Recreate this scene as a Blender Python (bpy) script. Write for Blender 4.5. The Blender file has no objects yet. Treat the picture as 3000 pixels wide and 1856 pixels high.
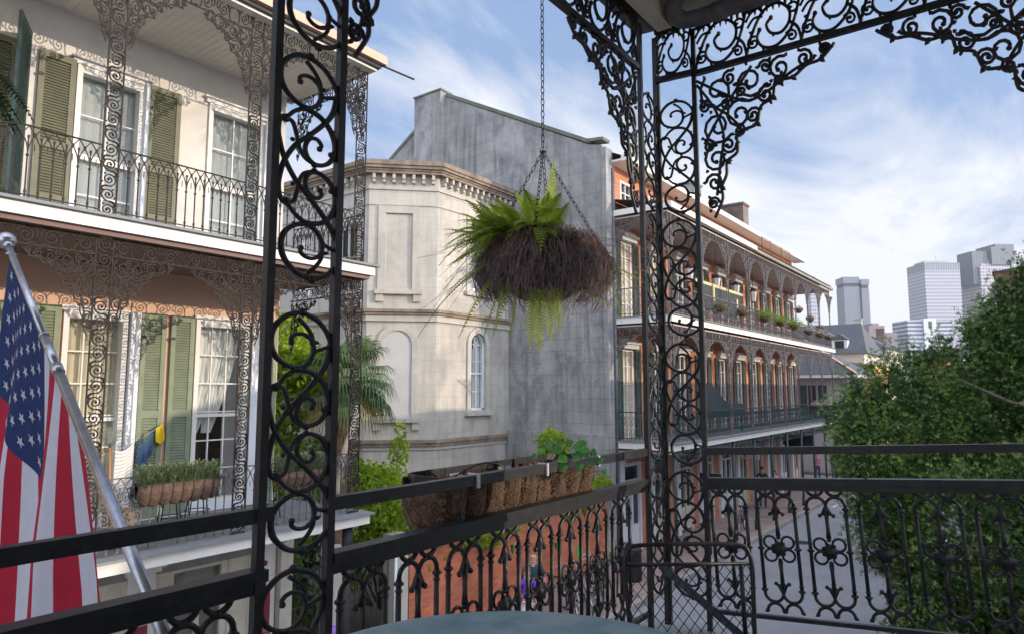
import bpy, math, random
from mathutils import Vector, Matrix
R = math.radians
C = bpy.context.scene.collection
sc = bpy.context.scene
V = Vector
H = 5.6          # eye height
G = 0.47         # pavement level
ST = 0.33        # street level

# ------------------------------------------------------------------ mesh builder
class MB:
    def __init__(s): s.v = []; s.f = []; s.m = []
    def face(s, pts, m=0):
        b = len(s.v); s.v += [tuple(p) for p in pts]; s.f.append(tuple(range(b, b + len(pts)))); s.m.append(m)
    def box(s, x0, x1, y0, y1, z0, z1, m=0):
        b = len(s.v)
        s.v += [(x0,y0,z0),(x1,y0,z0),(x1,y1,z0),(x0,y1,z0),(x0,y0,z1),(x1,y0,z1),(x1,y1,z1),(x0,y1,z1)]
        for q in ((3,2,1,0),(4,5,6,7),(0,1,5,4),(1,2,6,5),(2,3,7,6),(3,0,4,7)):
            s.f.append(tuple(b+i for i in q)); s.m.append(m)
    def bar(s, p, q, w, h, m=0, up=(0,0,1)):
        # box beam from p to q, width w, height h
        p = V(p); q = V(q); t = (q-p).normalized(); u = V(up)
        if abs(t.dot(u)) > .97: u = V((0,1,0))
        a = t.cross(u).normalized(); c = a.cross(t).normalized()
        b = len(s.v)
        for e in (p, q):
            for i, j in ((-1,-1),(1,-1),(1,1),(-1,1)):
                s.v.append(tuple(e + a*(w/2*i) + c*(h/2*j)))
        for k in ((3,2,1,0),(4,5,6,7),(0,1,5,4),(1,2,6,5),(2,3,7,6),(3,0,4,7)):
            s.f.append(tuple(b+i for i in k)); s.m.append(m)
    def tube(s, pts, r, n=6, m=0, N=None, closed=False, flat=1.0):
        pts = [V(p) for p in pts]; L = len(pts)
        if L < 2: return
        rr = r if isinstance(r, (list, tuple)) else [r]*L
        b = len(s.v); ref = None
        cs = [(math.cos(2*math.pi*(k+.5)/n), math.sin(2*math.pi*(k+.5)/n)) for k in range(n)]
        for i in range(L):
            if closed: t = pts[(i+1) % L] - pts[i-1]
            else: t = pts[min(i+1, L-1)] - pts[max(i-1, 0)]
            if t.length < 1e-9: t = V((0,0,1))
            t.normalize()
            if N is not None: a = t.cross(N)
            else:
                if ref is None:
                    ref = V((0,0,1)) if abs(t.z) < .9 else V((1,0,0))
                a = t.cross(ref)
                if a.length < 1e-4: a = t.cross(V((.3,1,.2)))
            if a.length < 1e-9: a = V((1,0,0))
            a.normalize(); c = t.cross(a); 
            if N is None: ref = -c if False else ref
            for x, y in cs:
                s.v.append(tuple(pts[i] + a*(x*rr[i]) + c*(y*rr[i]*flat)))
        R_ = L if closed else L-1
        for i in range(R_):
            j = (i+1) % L
            for k in range(n):
                l = (k+1) % n
                s.f.append((b+i*n+k, b+i*n+l, b+j*n+l, b+j*n+k)); s.m.append(m)
        if not closed and n > 2:
            s.f.append(tuple(b+k for k in reversed(range(n)))); s.m.append(m)
            s.f.append(tuple(b+(L-1)*n+k for k in range(n))); s.m.append(m)
    def lathe(s, prof, c=(0,0,0), n=16, m=0, ax=None):
        b = len(s.v); c = V(c)
        for r, z in prof:
            for k in range(n):
                a = 2*math.pi*k/n
                s.v.append((c.x+r*math.cos(a), c.y+r*math.sin(a), c.z+z))
        for i in range(len(prof)-1):
            for k in range(n):
                l = (k+1) % n
                s.f.append((b+i*n+k, b+i*n+l, b+(i+1)*n+l, b+(i+1)*n+k)); s.m.append(m)
        if prof[0][0] > 1e-5: s.f.append(tuple(b+k for k in reversed(range(n)))); s.m.append(m)
        if prof[-1][0] > 1e-5: s.f.append(tuple(b+(len(prof)-1)*n+k for k in range(n))); s.m.append(m)
    def ball(s, c, r, n=8, k=5, m=0, sc_=(1,1,1)):
        prof = [(max(1e-6, math.sin(math.pi*i/k)), -math.cos(math.pi*i/k)) for i in range(k+1)]
        b = len(s.v); s.lathe(prof, (0,0,0), n, m)
        for i in range(b, len(s.v)):
            x, y, z = s.v[i]; s.v[i] = (c[0]+x*r*sc_[0], c[1]+y*r*sc_[1], c[2]+z*r*sc_[2])
    def prism(s, poly, y0, y1, m=0, mp=None):
        # polygon in (u,v) extruded y0..y1; mp maps (u,y,v)->xyz
        mp = mp or (lambda u, y, v: (u, y, v)); n = len(poly); b = len(s.v)
        s.v += [mp(u, y0, v) for u, v in poly] + [mp(u, y1, v) for u, v in poly]
        s.f.append(tuple(b+i for i in range(n))); s.m.append(m)
        s.f.append(tuple(b+n+i for i in reversed(range(n)))); s.m.append(m)
        for i in range(n):
            j = (i+1) % n
            s.f.append((b+i, b+n+i, b+n+j, b+j)); s.m.append(m)
    def add(s, o, M=None, m=None):
        b = len(s.v)
        if M is None: s.v += o.v
        else: s.v += [tuple(M @ V(p)) for p in o.v]
        s.f += [tuple(b+i for i in q) for q in o.f]
        s.m += (o.m if m is None else [m]*len(o.m))
    def mesh(s, name, mats, smooth=False):
        me = bpy.data.meshes.new(name); me.from_pydata(s.v, [], s.f)
        for k in (mats if isinstance(mats, (list, tuple)) else [mats]): me.materials.append(k)
        me.polygons.foreach_set('material_index', s.m)
        if smooth: me.polygons.foreach_set('use_smooth', [True]*len(s.f))
        me.update(); return me

def T(x=0, y=0, z=0, rz=0, s=1, sx=1, ry=0):
    return Matrix.Translation((x,y,z)) @ Matrix.Rotation(rz, 4, 'Z') @ Matrix.Rotation(ry, 4, 'Y') @ Matrix.Diagonal((s*sx, s, s, 1))

def inst(name, me, parent, M, **kw):
    q = bpy.data.objects.new(name, me); C.objects.link(q); q.parent = parent
    if parent.type == 'EMPTY': q.matrix_parent_inverse = Matrix.Translation(parent.location).inverted()
    q.matrix_basis = M; return q
def props(o, label=None, cat=None, group=None, kind=None):
    if label: o['label'] = label
    if cat: o['category'] = cat
    if group: o['group'] = group
    if kind: o['kind'] = kind
    return o
def thing(name, label, cat, loc=(0,0,0), rz=0, group=None):
    o = bpy.data.objects.new(name, None); C.objects.link(o)
    o.location = loc; o.rotation_euler = (0,0,rz); o.empty_display_size = .1
    return props(o, label, cat, group)
def obj(name, mb, mats, parent=None, smooth=False, local=False, **kw):
    """one mesh object; coordinates are world ones unless local"""
    o = bpy.data.objects.new(name, mb if isinstance(mb, bpy.types.Mesh) else mb.mesh(name, mats, smooth)); C.objects.link(o)
    if parent is not None:
        o.parent = parent
        if not local and parent.type == 'EMPTY':
            o.matrix_parent_inverse = (Matrix.Translation(parent.location) @ Matrix.Rotation(parent.rotation_euler.z, 4, 'Z')).inverted()
    return props(o, **kw) if kw else o
def solo(name, mb, mats, label, cat, group=None, smooth=False):
    return obj(name, mb, mats, None, smooth, label=label, cat=cat, group=group)
def setting(name, mb, mats, smooth=False):
    return obj(name, mb, mats, None, smooth, kind='structure')
def dup_tree(root, loc, rz=0, label=None):
    r = root.copy(); C.objects.link(r); r.location = loc; r.rotation_euler = (0,0,rz)
    if label: r['label'] = label
    for ch in list(root.children):
        c = ch.copy(); C.objects.link(c); c.parent = r; c.matrix_parent_inverse = ch.matrix_parent_inverse.copy()
        for g in list(ch.children):
            d = g.copy(); C.objects.link(d); d.parent = c
    return r

# ------------------------------------------------------------------ curves
def cr(p, k=5, closed=False):
    p = [V((*q, 0)) if len(q) == 2 else V(q) for q in p]; n = len(p); out = []
    for i in range(n if closed else n-1):
        if closed: a, b, c, d = p[i-1], p[i], p[(i+1) % n], p[(i+2) % n]
        else: a, b, c, d = p[max(i-1,0)], p[i], p[i+1], p[min(i+2,n-1)]
        for j in range(k):
            t = j/k
            out.append(.5*((2*b) + (c-a)*t + (2*a-5*b+4*c-d)*t*t + (3*b-a-3*c+d)*t**3))
    if not closed: out.append(p[-1])
    return out
def spiral(cx, cy, r, a0, turns, d=1, r1=.15, k=12):
    n = max(4, int(turns*k)); out = []
    for i in range(n+1):
        t = i/n; rr = r*(1-t*(1-r1)); a = a0+d*2*math.pi*turns*t
        out.append((cx+rr*math.cos(a), cy+rr*math.sin(a)))
    return out
def circ(cx, cy, r, n=14, a0=0, a1=2*math.pi):
    return [(cx+r*math.cos(a0+(a1-a0)*i/n), cy+r*math.sin(a0+(a1-a0)*i/n)) for i in range(n+1)]
NY = V((0,1,0))
def iron(mb, pts, r, n=6, flat=1.0, m=0, end=0, y=0):
    """scroll in the local XZ plane"""
    P = [V((p[0], y, p[1])) for p in pts]
    mb.tube(P, r, n, m, NY, flat=flat)
    if end: mb.ball(P[-1], end, 6, 4)
def leaf_nub(mb, u, v, a, s, m=0):
    """small cast leaf, pointing along angle a"""
    ca, sa = math.cos(a), math.sin(a)
    q = [(0,-.45),(.5,-.55),(1.3,0),(.5,.55),(0,.45)]
    P = [(u+(x*ca-y*sa)*s, v+(x*sa+y*ca)*s) for x, y in q]
    mb.prism(P, -s*.4, s*.4, m)

# ------------------------------------------------------------------ materials
def nt(name):
    m = bpy.data.materials.new(name); m.use_nodes = True
    t = m.node_tree; b = t.nodes['Principled BSDF']; return m, t, b
def nd(t, typ, **k):
    n = t.nodes.new(typ)
    for a, v in k.items():
        if hasattr(n, a): setattr(n, a, v)
        else: n.inputs[a.replace('_', ' ')].default_value = v
    return n
def mixc(t, fac, a, b, mode='MIX'):
    n = t.nodes.new('ShaderNodeMix'); n.data_type = 'RGBA'; n.blend_type = mode
    for i, x in ((0, fac), (6, a), (7, b)):
        if hasattr(x, 'is_linked') or isinstance(x, bpy.types.NodeSocket): t.links.new(x, n.inputs[i])
        elif i == 0: n.inputs[0].default_value = x
        else: n.inputs[i].default_value = (*x, 1) if len(x) == 3 else x
    return n.outputs[2]
def noise(t, vec, scale, detail=4, rough=.6, dist=0):
    n = t.nodes.new('ShaderNodeTexNoise'); n.inputs['Scale'].default_value = scale
    n.inputs['Detail'].default_value = detail; n.inputs['Roughness'].default_value = rough; n.inputs['Distortion'].default_value = dist
    if vec is not None: t.links.new(vec, n.inputs['Vector'])
    return n.outputs['Fac']
def ramp(t, fac, a, b, ca=(0,0,0,1), cb=(1,1,1,1)):
    n = t.nodes.new('ShaderNodeValToRGB'); e = n.color_ramp.elements
    e[0].position = a; e[1].position = b; e[0].color = ca; e[1].color = cb
    t.links.new(fac, n.inputs[0]); return n.outputs[0]
def pos(t, sx=1, sy=1, sz=1):
    g = t.nodes.new('ShaderNodeNewGeometry'); m = t.nodes.new('ShaderNodeMapping')
    m.inputs['Scale'].default_value = (sx, sy, sz); t.links.new(g.outputs['Position'], m.inputs[0]); return m.outputs[0]
def mul(c, k): return tuple(max(0, min(1, x*k)) for x in c)
def bump(t, b, h, strength=.3, dist=.01):
    n = t.nodes.new('ShaderNodeBump'); n.inputs['Strength'].default_value = strength; n.inputs['Distance'].default_value = dist
    t.links.new(h, n.inputs['Height']); t.links.new(n.outputs[0], b.inputs['Normal'])
def M_(name, col, rough=.6, metal=0, var=.18, vs=6, stain=None, ss=.8, samt=.6, streak=None, bmp=0, bs=60, spec=None, bd=.01):
    m, t, b = nt(name)
    f = noise(t, pos(t), vs, 5)
    c = mixc(t, ramp(t, f, .3, .7), mul(col, 1-var), mul(col, 1+var))
    if stain:
        s = ramp(t, noise(t, pos(t), ss, 7, .65, .4), .48, .72)
        mm = t.nodes.new('ShaderNodeMath'); mm.operation = 'MULTIPLY'; t.links.new(s, mm.inputs[0]); mm.inputs[1].default_value = samt
        c = mixc(t, mm.outputs[0], c, stain)
    if streak:
        s = ramp(t, noise(t, pos(t, 9, 9, .45), 1.0, 5, .6), .5, .75)
        mm = t.nodes.new('ShaderNodeMath'); mm.operation = 'MULTIPLY'; t.links.new(s, mm.inputs[0]); mm.inputs[1].default_value = .55
        c = mixc(t, mm.outputs[0], c, streak)
    t.links.new(c, b.inputs['Base Color'])
    b.inputs['Roughness'].default_value = rough; b.inputs['Metallic'].default_value = metal
    if spec is not None: b.inputs['Specular IOR Level'].default_value = spec
    if bmp: bump(t, b, noise(t, pos(t), bs, 4), bmp, bd)
    return m
def brick_(name, axis, c1, c2, mort, bw, bh, ms=.012, off=.5, var=.15, stain=None, ss=.5, samt=.7, streak=None, rough=.85, bmp=.4, bias=0, veins=None, pale=None):
    m, t, b = nt(name)
    g = t.nodes.new('ShaderNodeNewGeometry'); sp = t.nodes.new('ShaderNodeSeparateXYZ'); t.links.new(g.outputs['Position'], sp.inputs[0])
    cb = t.nodes.new('ShaderNodeCombineXYZ')
    if axis == 'x': t.links.new(sp.outputs[0], cb.inputs[0]); t.links.new(sp.outputs[2], cb.inputs[1])
    elif axis == 'y': t.links.new(sp.outputs[1], cb.inputs[0]); t.links.new(sp.outputs[2], cb.inputs[1])
    elif axis == 'g': t.links.new(sp.outputs[0], cb.inputs[0]); t.links.new(sp.outputs[1], cb.inputs[1])
    else:
        q = t.nodes.new('ShaderNodeMath'); q.operation = 'SUBTRACT'; t.links.new(sp.outputs[0], q.inputs[0]); t.links.new(sp.outputs[1], q.inputs[1])
        w = t.nodes.new('ShaderNodeMath'); w.operation = 'MULTIPLY'; t.links.new(q.outputs[0], w.inputs[0]); w.inputs[1].default_value = .7071
        t.links.new(w.outputs[0], cb.inputs[0]); t.links.new(sp.outputs[2], cb.inputs[1])
    k = t.nodes.new('ShaderNodeTexBrick'); k.offset = off; t.links.new(cb.outputs[0], k.inputs['Vector'])
    k.inputs['Color1'].default_value = (*c1, 1); k.inputs['Color2'].default_value = (*c2, 1); k.inputs['Mortar'].default_value = (*mort, 1)
    k.inputs['Scale'].default_value = 1; k.inputs['Brick Width'].default_value = bw; k.inputs['Row Height'].default_value = bh
    k.inputs['Mortar Size'].default_value = ms; k.inputs['Mortar Smooth'].default_value = .2; k.inputs['Bias'].default_value = bias
    c = k.outputs['Color']
    f = ramp(t, noise(t, pos(t), 1.3, 6), .3, .7, (1-var,)*3+(1,), (1+var,)*3+(1,))
    c = mixc(t, 1.0, c, f, 'MULTIPLY')
    if stain:
        s = ramp(t, noise(t, pos(t), ss, 8, .7, .6), .47, .68)
        mm = t.nodes.new('ShaderNodeMath'); mm.operation = 'MULTIPLY'; t.links.new(s, mm.inputs[0]); mm.inputs[1].default_value = samt
        c = mixc(t, mm.outputs[0], c, stain)
    if streak:
        s = ramp(t, noise(t, pos(t, 5, 5, .35), 1.0, 6, .65), .47, .72)
        mm = t.nodes.new('ShaderNodeMath'); mm.operation = 'MULTIPLY'; t.links.new(s, mm.inputs[0]); mm.inputs[1].default_value = .75
        c = mixc(t, mm.outputs[0], c, streak)
    if pale:
        s = ramp(t, noise(t, pos(t), .33, 6, .7, .8), .50, .60); mm = t.nodes.new('ShaderNodeMath'); mm.operation = 'MULTIPLY'; t.links.new(s, mm.inputs[0]); mm.inputs[1].default_value = .6; c = mixc(t, mm.outputs[0], c, pale)
    if veins:
        q = noise(t, pos(t, 1, 1, .55), 1.9, 8, .75, .8); a1 = ramp(t, q, .455, .485); a2 = ramp(t, q, .525, .495); big = ramp(t, noise(t, pos(t), .35, 3, .5, .2), .50, .58)
        m1 = mixc(t, 1.0, a1, a2, 'MULTIPLY'); m1 = mixc(t, 1.0, m1, big, 'MULTIPLY'); sc2 = t.nodes.new('ShaderNodeMath'); sc2.operation = 'MULTIPLY'; t.links.new(m1, sc2.inputs[0]); sc2.inputs[1].default_value = .38; c = mixc(t, sc2.outputs[0], c, veins)
    t.links.new(c, b.inputs['Base Color']); b.inputs['Roughness'].default_value = rough
    if bmp:
        inv = t.nodes.new('ShaderNodeMath'); inv.operation = 'SUBTRACT'; inv.inputs[0].default_value = 1; t.links.new(k.outputs['Fac'], inv.inputs[1])
        bump(t, b, inv.outputs[0], bmp, .008)
    return m
def leafmat(name, c1, c2, c3=None, sc1=2.5, trans=.35, rough=.55):
    m, t, b = nt(name)
    f = ramp(t, noise(t, pos(t), sc1, 3), .35, .65)
    c = mixc(t, f, c1, c2)
    if c3: c = mixc(t, ramp(t, noise(t, pos(t), sc1*7, 2), .55, .72), c, c3)
    t.links.new(c, b.inputs['Base Color']); b.inputs['Roughness'].default_value = rough
    tr = t.nodes.new('ShaderNodeBsdfTranslucent'); t.links.new(c, tr.inputs[0])
    mx = t.nodes.new('ShaderNodeMixShader'); mx.inputs[0].default_value = trans
    t.links.new(b.outputs[0], mx.inputs[1]); t.links.new(tr.outputs[0], mx.inputs[2])
    t.links.new(mx.outputs[0], t.nodes['Material Output'].inputs[0]); return m
def glassmat(name, tint=(.75,.8,.82), dens=.35):
    m, t, b = nt(name)
    b.inputs['Base Color'].default_value = (.03,.035,.04,1); b.inputs['Roughness'].default_value = .0
    b.inputs['Specular IOR Level'].default_value = .9
    tr = t.nodes.new('ShaderNodeBsdfTransparent'); tr.inputs[0].default_value = (*tint, 1)
    mx = t.nodes.new('ShaderNodeMixShader'); mx.inputs[0].default_value = dens
    t.links.new(tr.outputs[0], mx.inputs[1]); t.links.new(b.outputs[0], mx.inputs[2])
    t.links.new(mx.outputs[0], t.nodes['Material Output'].inputs[0]); return m

mIron = M_('cast_iron_black', (.011,.012,.016), .42, 0, .35, 25, bmp=.4, bs=70, spec=.5, stain=(.045,.045,.042), ss=14, samt=.6, bd=.004)
mIronD = M_('cast_iron_flat', (.016,.017,.02), .6, 0, .3, 25)
mIronB = M_('cast_iron_brown', (.034,.028,.025), .6, 0, .3, 14, stain=(.06,.045,.036), ss=4, spec=.10)
mIronG = M_('cast_iron_grey', (.14,.125,.12), .65, 0, .35, 6, stain=(.05,.05,.05), ss=2, spec=.15)  # grey lightened to stand in for sun on the upper gallery iron
mIronDG = M_('cast_iron_dark_green', (.02,.045,.045), .5, 0, .3, 8)
mCream = M_('cream_board', (.62,.57,.47), .7, 0, .12, 3, stain=(.3,.27,.22), ss=2, samt=.5)
mSoff = M_('soffit_board', (.78,.72,.63), .8, 0, .06, 3)
mPipe = M_('grey_pipe', (.12,.12,.13), .55, 0, .3, 8, stain=(.05,.05,.05), ss=3, bmp=.3, bs=30)
mStuc = M_('cream_stucco', (.62,.585,.53), .85, 0, .07, 2, stain=(.38,.35,.33), ss=.7, samt=.75, bmp=.15, bs=20)
mStucP = M_('peach_stucco', (.66,.42,.29), .85, 0, .08, 2, stain=(.5,.36,.28), ss=.8, samt=.4, bmp=.15, bs=20)
mWhite = M_('white_paint', (.66,.64,.60), .5, 0, .05, 4, stain=(.5,.47,.42), ss=2.2, samt=.35)
mWhiteC = M_('white_paint_cool', (.64,.66,.68), .5, 0, .05, 4)
mFasc = M_('white_fascia', (.72,.69,.64), .5, 0, .04, 3)
mTerra = M_('terracotta_gutter', (.6,.36,.25), .6, 0, .1, 3)
mShut = M_('olive_shutter', (.135,.135,.08), .6, 0, .15, 5, stain=(.1,.11,.07), ss=3, samt=.5)
mShutG = M_('sage_shutter', (.20,.235,.15), .6, 0, .15, 5, stain=(.13,.16,.12), ss=3, samt=.5)
mShutD = M_('dark_green_shutter', (.03,.06,.055), .5, 0, .2, 5)
mDark = M_('dark_interior', (.02,.02,.022), .9, 0, .3, 2)
mInt = M_('warm_interior', (.12,.07,.04), .8, 0, .6, 3)
mCurt = M_('cream_curtain', (.75,.66,.48), .9, 0, .08, 5)
mCurtW = M_('white_curtain', (.85,.83,.78), .9, 0, .04, 5)
mGlass = glassmat('window_glass', (.92,.95,.95), .16)
mGlassR = glassmat('reflective_glass', (.85,.9,.92), .35)
mDeck = M_('grey_deck', (.2,.21,.22), .7, 0, .12, 4, stain=(.12,.12,.12), ss=2)
mStoneD = M_('stained_ledge', (.26,.2,.15), .9, 0, .3, 3, stain=(.08,.065,.05), ss=2.2, samt=.85, streak=(.12,.09,.07))
ash = dict(bw=.62, bh=.36, ms=.006, var=.12, bmp=.15)
mAshX = brick_('ashlar_x', 'x', (.47,.435,.375), (.485,.45,.385), (.33,.30,.26), stain=(.25,.23,.21), ss=.55, samt=.75, streak=(.30,.27,.24), **ash)
mAshY = brick_('ashlar_y', 'y', (.52,.50,.46), (.53,.51,.47), (.38,.36,.33), stain=(.3,.28,.27), ss=.4, samt=.5, streak=(.38,.35,.33), **ash)
mAshD = brick_('ashlar_d', 'd', (.49,.455,.39), (.505,.465,.40), (.36,.33,.28), stain=(.33,.30,.27), ss=.6, samt=.6, streak=(.36,.33,.29), **ash)
mGab = brick_('grey_gable_plaster', 'y', (.30,.293,.285), (.34,.33,.315), (.19,.18,.17), .72, .38, .007, var=.22, stain=(.10,.10,.11), ss=.24, samt=.9, streak=(.10,.10,.105), bmp=.3, veins=(.10,.125,.15), pale=(.45,.44,.42))
mStone = M_('plain_stone', (.47,.435,.375), .85, 0, .1, 3, stain=(.30,.27,.24), ss=1.1, samt=.65, streak=(.38,.33,.28))
mBrX = brick_('orange_brick_x', 'x', (.68,.23,.09), (.54,.16,.07), (.42,.3,.22), .22, .075, .008, var=.2, stain=(.3,.14,.09), ss=.7, samt=.5)
mBrY = brick_('orange_brick_y', 'y', (.56,.19,.085), (.44,.13,.06), (.42,.3,.22), .22, .075, .008, var=.2, stain=(.3,.14,.09), ss=.7, samt=.5)
mBrD = brick_('dark_brick', 'y', (.22,.12,.09), (.14,.08,.07), (.2,.17,.15), .22, .075, .012, var=.3, stain=(.07,.06,.06), ss=1, samt=.6)
mGardB = brick_('garden_brick', 'x', (.62,.17,.075), (.46,.11,.05), (.36,.19,.12), .22, .072, .008, var=.2, stain=(.24,.10,.07), ss=.8, samt=.5)
mPave = brick_('brick_paving', 'g', (.34,.23,.20), (.27,.19,.17), (.24,.2,.18), .21, .10, .008, var=.25, stain=(.11,.10,.10), ss=.5, samt=.6, bmp=.2)
mKerb = brick_('granite_kerb', 'x', (.32,.29,.27), (.27,.25,.24), (.12,.11,.1), 1.1, .6, .012, var=.15)
mAsph = M_('asphalt', (.25,.25,.275), .85, 0, .12, 1.2, stain=(.17,.17,.19), ss=.35, samt=.6, bmp=.3, bs=120)
mGround = M_('bare_ground', (.12,.11,.10), .95, 0, .2, .3)
mSlate = M_('slate_roof', (.085,.09,.105), .75, 0, .25, 5, stain=(.13,.12,.12), ss=1, samt=.4)
mMetal = M_('metal_roof', (.22,.24,.26), .5, 0, .12, 1)
mWood = M_('weathered_wood', (.28,.2,.13), .8, 0, .3, 10)
mBark = M_('bark', (.10,.075,.055), .95, 0, .35, 14, bmp=.5, bs=30)
# ------------------------------------------------------------------ world, sun, camera
W = bpy.data.worlds.new('World'); sc.world = W; W.use_nodes = True
t = W.node_tree; bg = t.nodes['Background']
SUN_EL, SUN = R(12.2), V((.36, -.93, 0)).normalized()
sky = t.nodes.new('ShaderNodeTexSky'); sky.sky_type = 'NISHITA'; sky.sun_disc = False
sky.sun_elevation = SUN_EL; sky.sun_rotation = math.atan2(SUN.x, SUN.y); sky.altitude = 0
sky.air_density = 1.2; sky.dust_density = .6; sky.ozone_density = 1.6
tc = t.nodes.new('ShaderNodeTexCoord'); sp = t.nodes.new('ShaderNodeSeparateXYZ'); t.links.new(tc.outputs['Generated'], sp.inputs[0])
def mth(op, a, b=None):
    n = t.nodes.new('ShaderNodeMath'); n.operation = op
    for i, x in enumerate((a, b)):
        if x is None: continue
        if isinstance(x, (int, float)): n.inputs[i].default_value = x
        else: t.links.new(x, n.inputs[i])
    return n.outputs[0]
zz = mth('MAXIMUM', sp.outputs[2], 0.0); den = mth('ADD', zz, .16)
cx_ = mth('DIVIDE', sp.outputs[0], den); cy_ = mth('DIVIDE', sp.outputs[1], den)
cb = t.nodes.new('ShaderNodeCombineXYZ'); t.links.new(cx_, cb.inputs[0]); t.links.new(cy_, cb.inputs[1])
mp = t.nodes.new('ShaderNodeMapping'); mp.inputs['Rotation'].default_value = (0,0,R(-38)); mp.inputs['Scale'].default_value = (.5, 1.7, 1)
t.links.new(cb.outputs[0], mp.inputs[0])
n1 = noise(t, mp.outputs[0], .75, 10, .62, 1.3)
mp2 = t.nodes.new('ShaderNodeMapping'); mp2.inputs['Location'].default_value = (3.1, 1.7, 0); t.links.new(cb.outputs[0], mp2.inputs[0])
n2 = noise(t, mp2.outputs[0], .42, 3, .5, .3)
s1 = mth('MULTIPLY', n1, .62); s2 = mth('MULTIPLY', n2, .55); sm = mth('ADD', s1, s2)
low = mth('SUBTRACT', .30, zz); low = mth('MAXIMUM', low, 0.0); sm = mth('ADD', sm, mth('MULTIPLY', low, .75))
mask = ramp(t, sm, .50, .65)
hsv = t.nodes.new('ShaderNodeHueSaturation'); hsv.inputs['Saturation'].default_value = .95; hsv.inputs['Value'].default_value = 1.0
tint = mixc(t, 1.0, sky.outputs[0], (1.0,.80,.98,1), 'MULTIPLY'); tint = mixc(t, .72, tint, (1.85,3.0,5.05,1)); t.links.new(tint, hsv.inputs['Color'])
CL = 5.8
ccol = mixc(t, mask, hsv.outputs[0], (CL*.97, CL*.99, CL*1.05, 1))
# added fill: sky behind and above the viewer brightened to lift the shade
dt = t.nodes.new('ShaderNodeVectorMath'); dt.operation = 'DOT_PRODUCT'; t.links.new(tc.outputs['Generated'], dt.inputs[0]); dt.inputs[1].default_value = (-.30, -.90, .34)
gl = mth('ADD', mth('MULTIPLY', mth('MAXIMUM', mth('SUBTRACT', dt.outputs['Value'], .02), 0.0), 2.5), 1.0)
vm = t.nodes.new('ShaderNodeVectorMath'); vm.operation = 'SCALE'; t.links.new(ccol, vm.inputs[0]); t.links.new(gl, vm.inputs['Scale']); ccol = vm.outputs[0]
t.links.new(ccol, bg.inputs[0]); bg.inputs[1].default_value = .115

sd = bpy.data.lights.new('sun', 'SUN'); sd.energy = 2.5; sd.angle = R(.45); sd.color = (1, .84, .66)
so = bpy.data.objects.new('sun', sd); C.objects.link(so)
ldir = V((SUN.x*math.cos(SUN_EL), SUN.y*math.cos(SUN_EL), math.sin(SUN_EL)))
so.rotation_euler = (-ldir).to_track_quat('-Z', 'Y').to_euler(); so.location = (20,-30,20)

cd = bpy.data.cameras.new('camera'); cam = bpy.data.objects.new('camera', cd); C.objects.link(cam); sc.camera = cam
cd.lens = 24; cd.sensor_width = 36; cd.clip_end = 6000; cd.clip_start = .05
pit = math.atan(213/2000); yw = R(36.87)
cam.location = (0,0,H); cam.rotation_euler = (R(90)+pit, 0, yw-R(90))
sc.view_settings.view_transform = 'Standard'; sc.view_settings.look = 'None'; sc.view_settings.exposure = 0.6

# ------------------------------------------------------------------ ground
b = MB(); b.face([(-900,-900,.24),(1500,-900,.24),(1500,900,.24),(-900,900,.24)]); setting('ground', b, mGround)
b = MB(); b.face([(-60,2.0,ST-.004),(140,2.0,ST-.004),(140,7.86,ST-.004),(-60,7.86,ST-.004)])
setting('road', b, mAsph)
b = MB(); b.face([(40.6,7.86,ST-.012),(46.2,7.86,ST-.012),(46.2,90,ST-.012),(40.6,90,ST-.012)])
b.face([(5.5,-60,ST-.012),(12,-60,ST-.012),(12,2.0,ST-.012),(5.5,2.0,ST-.012)]); setting('side_street', b, mAsph)
b = MB()
for x0, x1 in ((-60,40.4),(46.4,140)): b.box(x0,x1,8.02,11.6 if x0 > 0 else 10.3,ST-.2,G)
setting('pavement', b, mPave)
b = MB()
for x0, x1 in ((-60,40.4),(46.4,140)): b.box(x0,x1,7.86,8.016,ST-.2,G+.005)
setting('kerb', b, mKerb)
b = MB(); b.box(-60,5.3,-.5,2.0,ST-.2,G); b.box(12.2,140,-1.6,2.0,ST-.2,G); setting('pavement', b, mPave)
b = MB(); b.box(7.0,18.4,10.35,30,ST-.2,.40); setting('garden_soil', b, M_('soil', (.05,.04,.03), .95, 0, .3, 3))
# painted parking line in the street
b = MB(); b.box(34,40.2,7.30,7.42,ST,ST+.004); setting('road_marking', b, mWhite)
b = MB(); b.lathe([(.0,0),(.30,0),(.30,.006),(.26,.006)], (25.6,6.6,ST), 20); setting('manhole_cover', b, mIronD)
# ------------------------------------------------------------------ the gallery we stand on
DK = 4.20
W_ = .172; UH = .74
_z = lambda x, y: ((x-(48-.032*y)-166)/332*W_*1.02, -(y-20)/1440*UH)
half = [ # control points read off the casting, upper half
 ([(210,25),(130,50),(65,120),(44,200),(58,280),(108,338),(182,364),(243,330),(272,260),(262,190),(222,158),(178,160),(150,185),(152,212)], 1),
 ([(210,25),(290,60),(345,125),(374,205)], 1),
 ([(186,60),(235,110),(268,170),(274,245)], .8),
 ([(372,225),(330,238),(276,262)], .9),
 ([(366,240),(345,330),(300,415),(210,530),(130,620),(66,740),(38,850),(32,930),(48,1000),(78,1012)], 1),
 ([(180,372),(262,392),(322,450),(353,535),(348,620),(305,690),(240,716),(192,684),(178,622),(204,562),(246,548),(272,578),(262,606)], 1),
 ([(180,372),(120,415),(72,482)], .9),
 ([(66,486),(108,488),(130,560),(142,625),(172,690),(232,722)], .8)]
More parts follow.
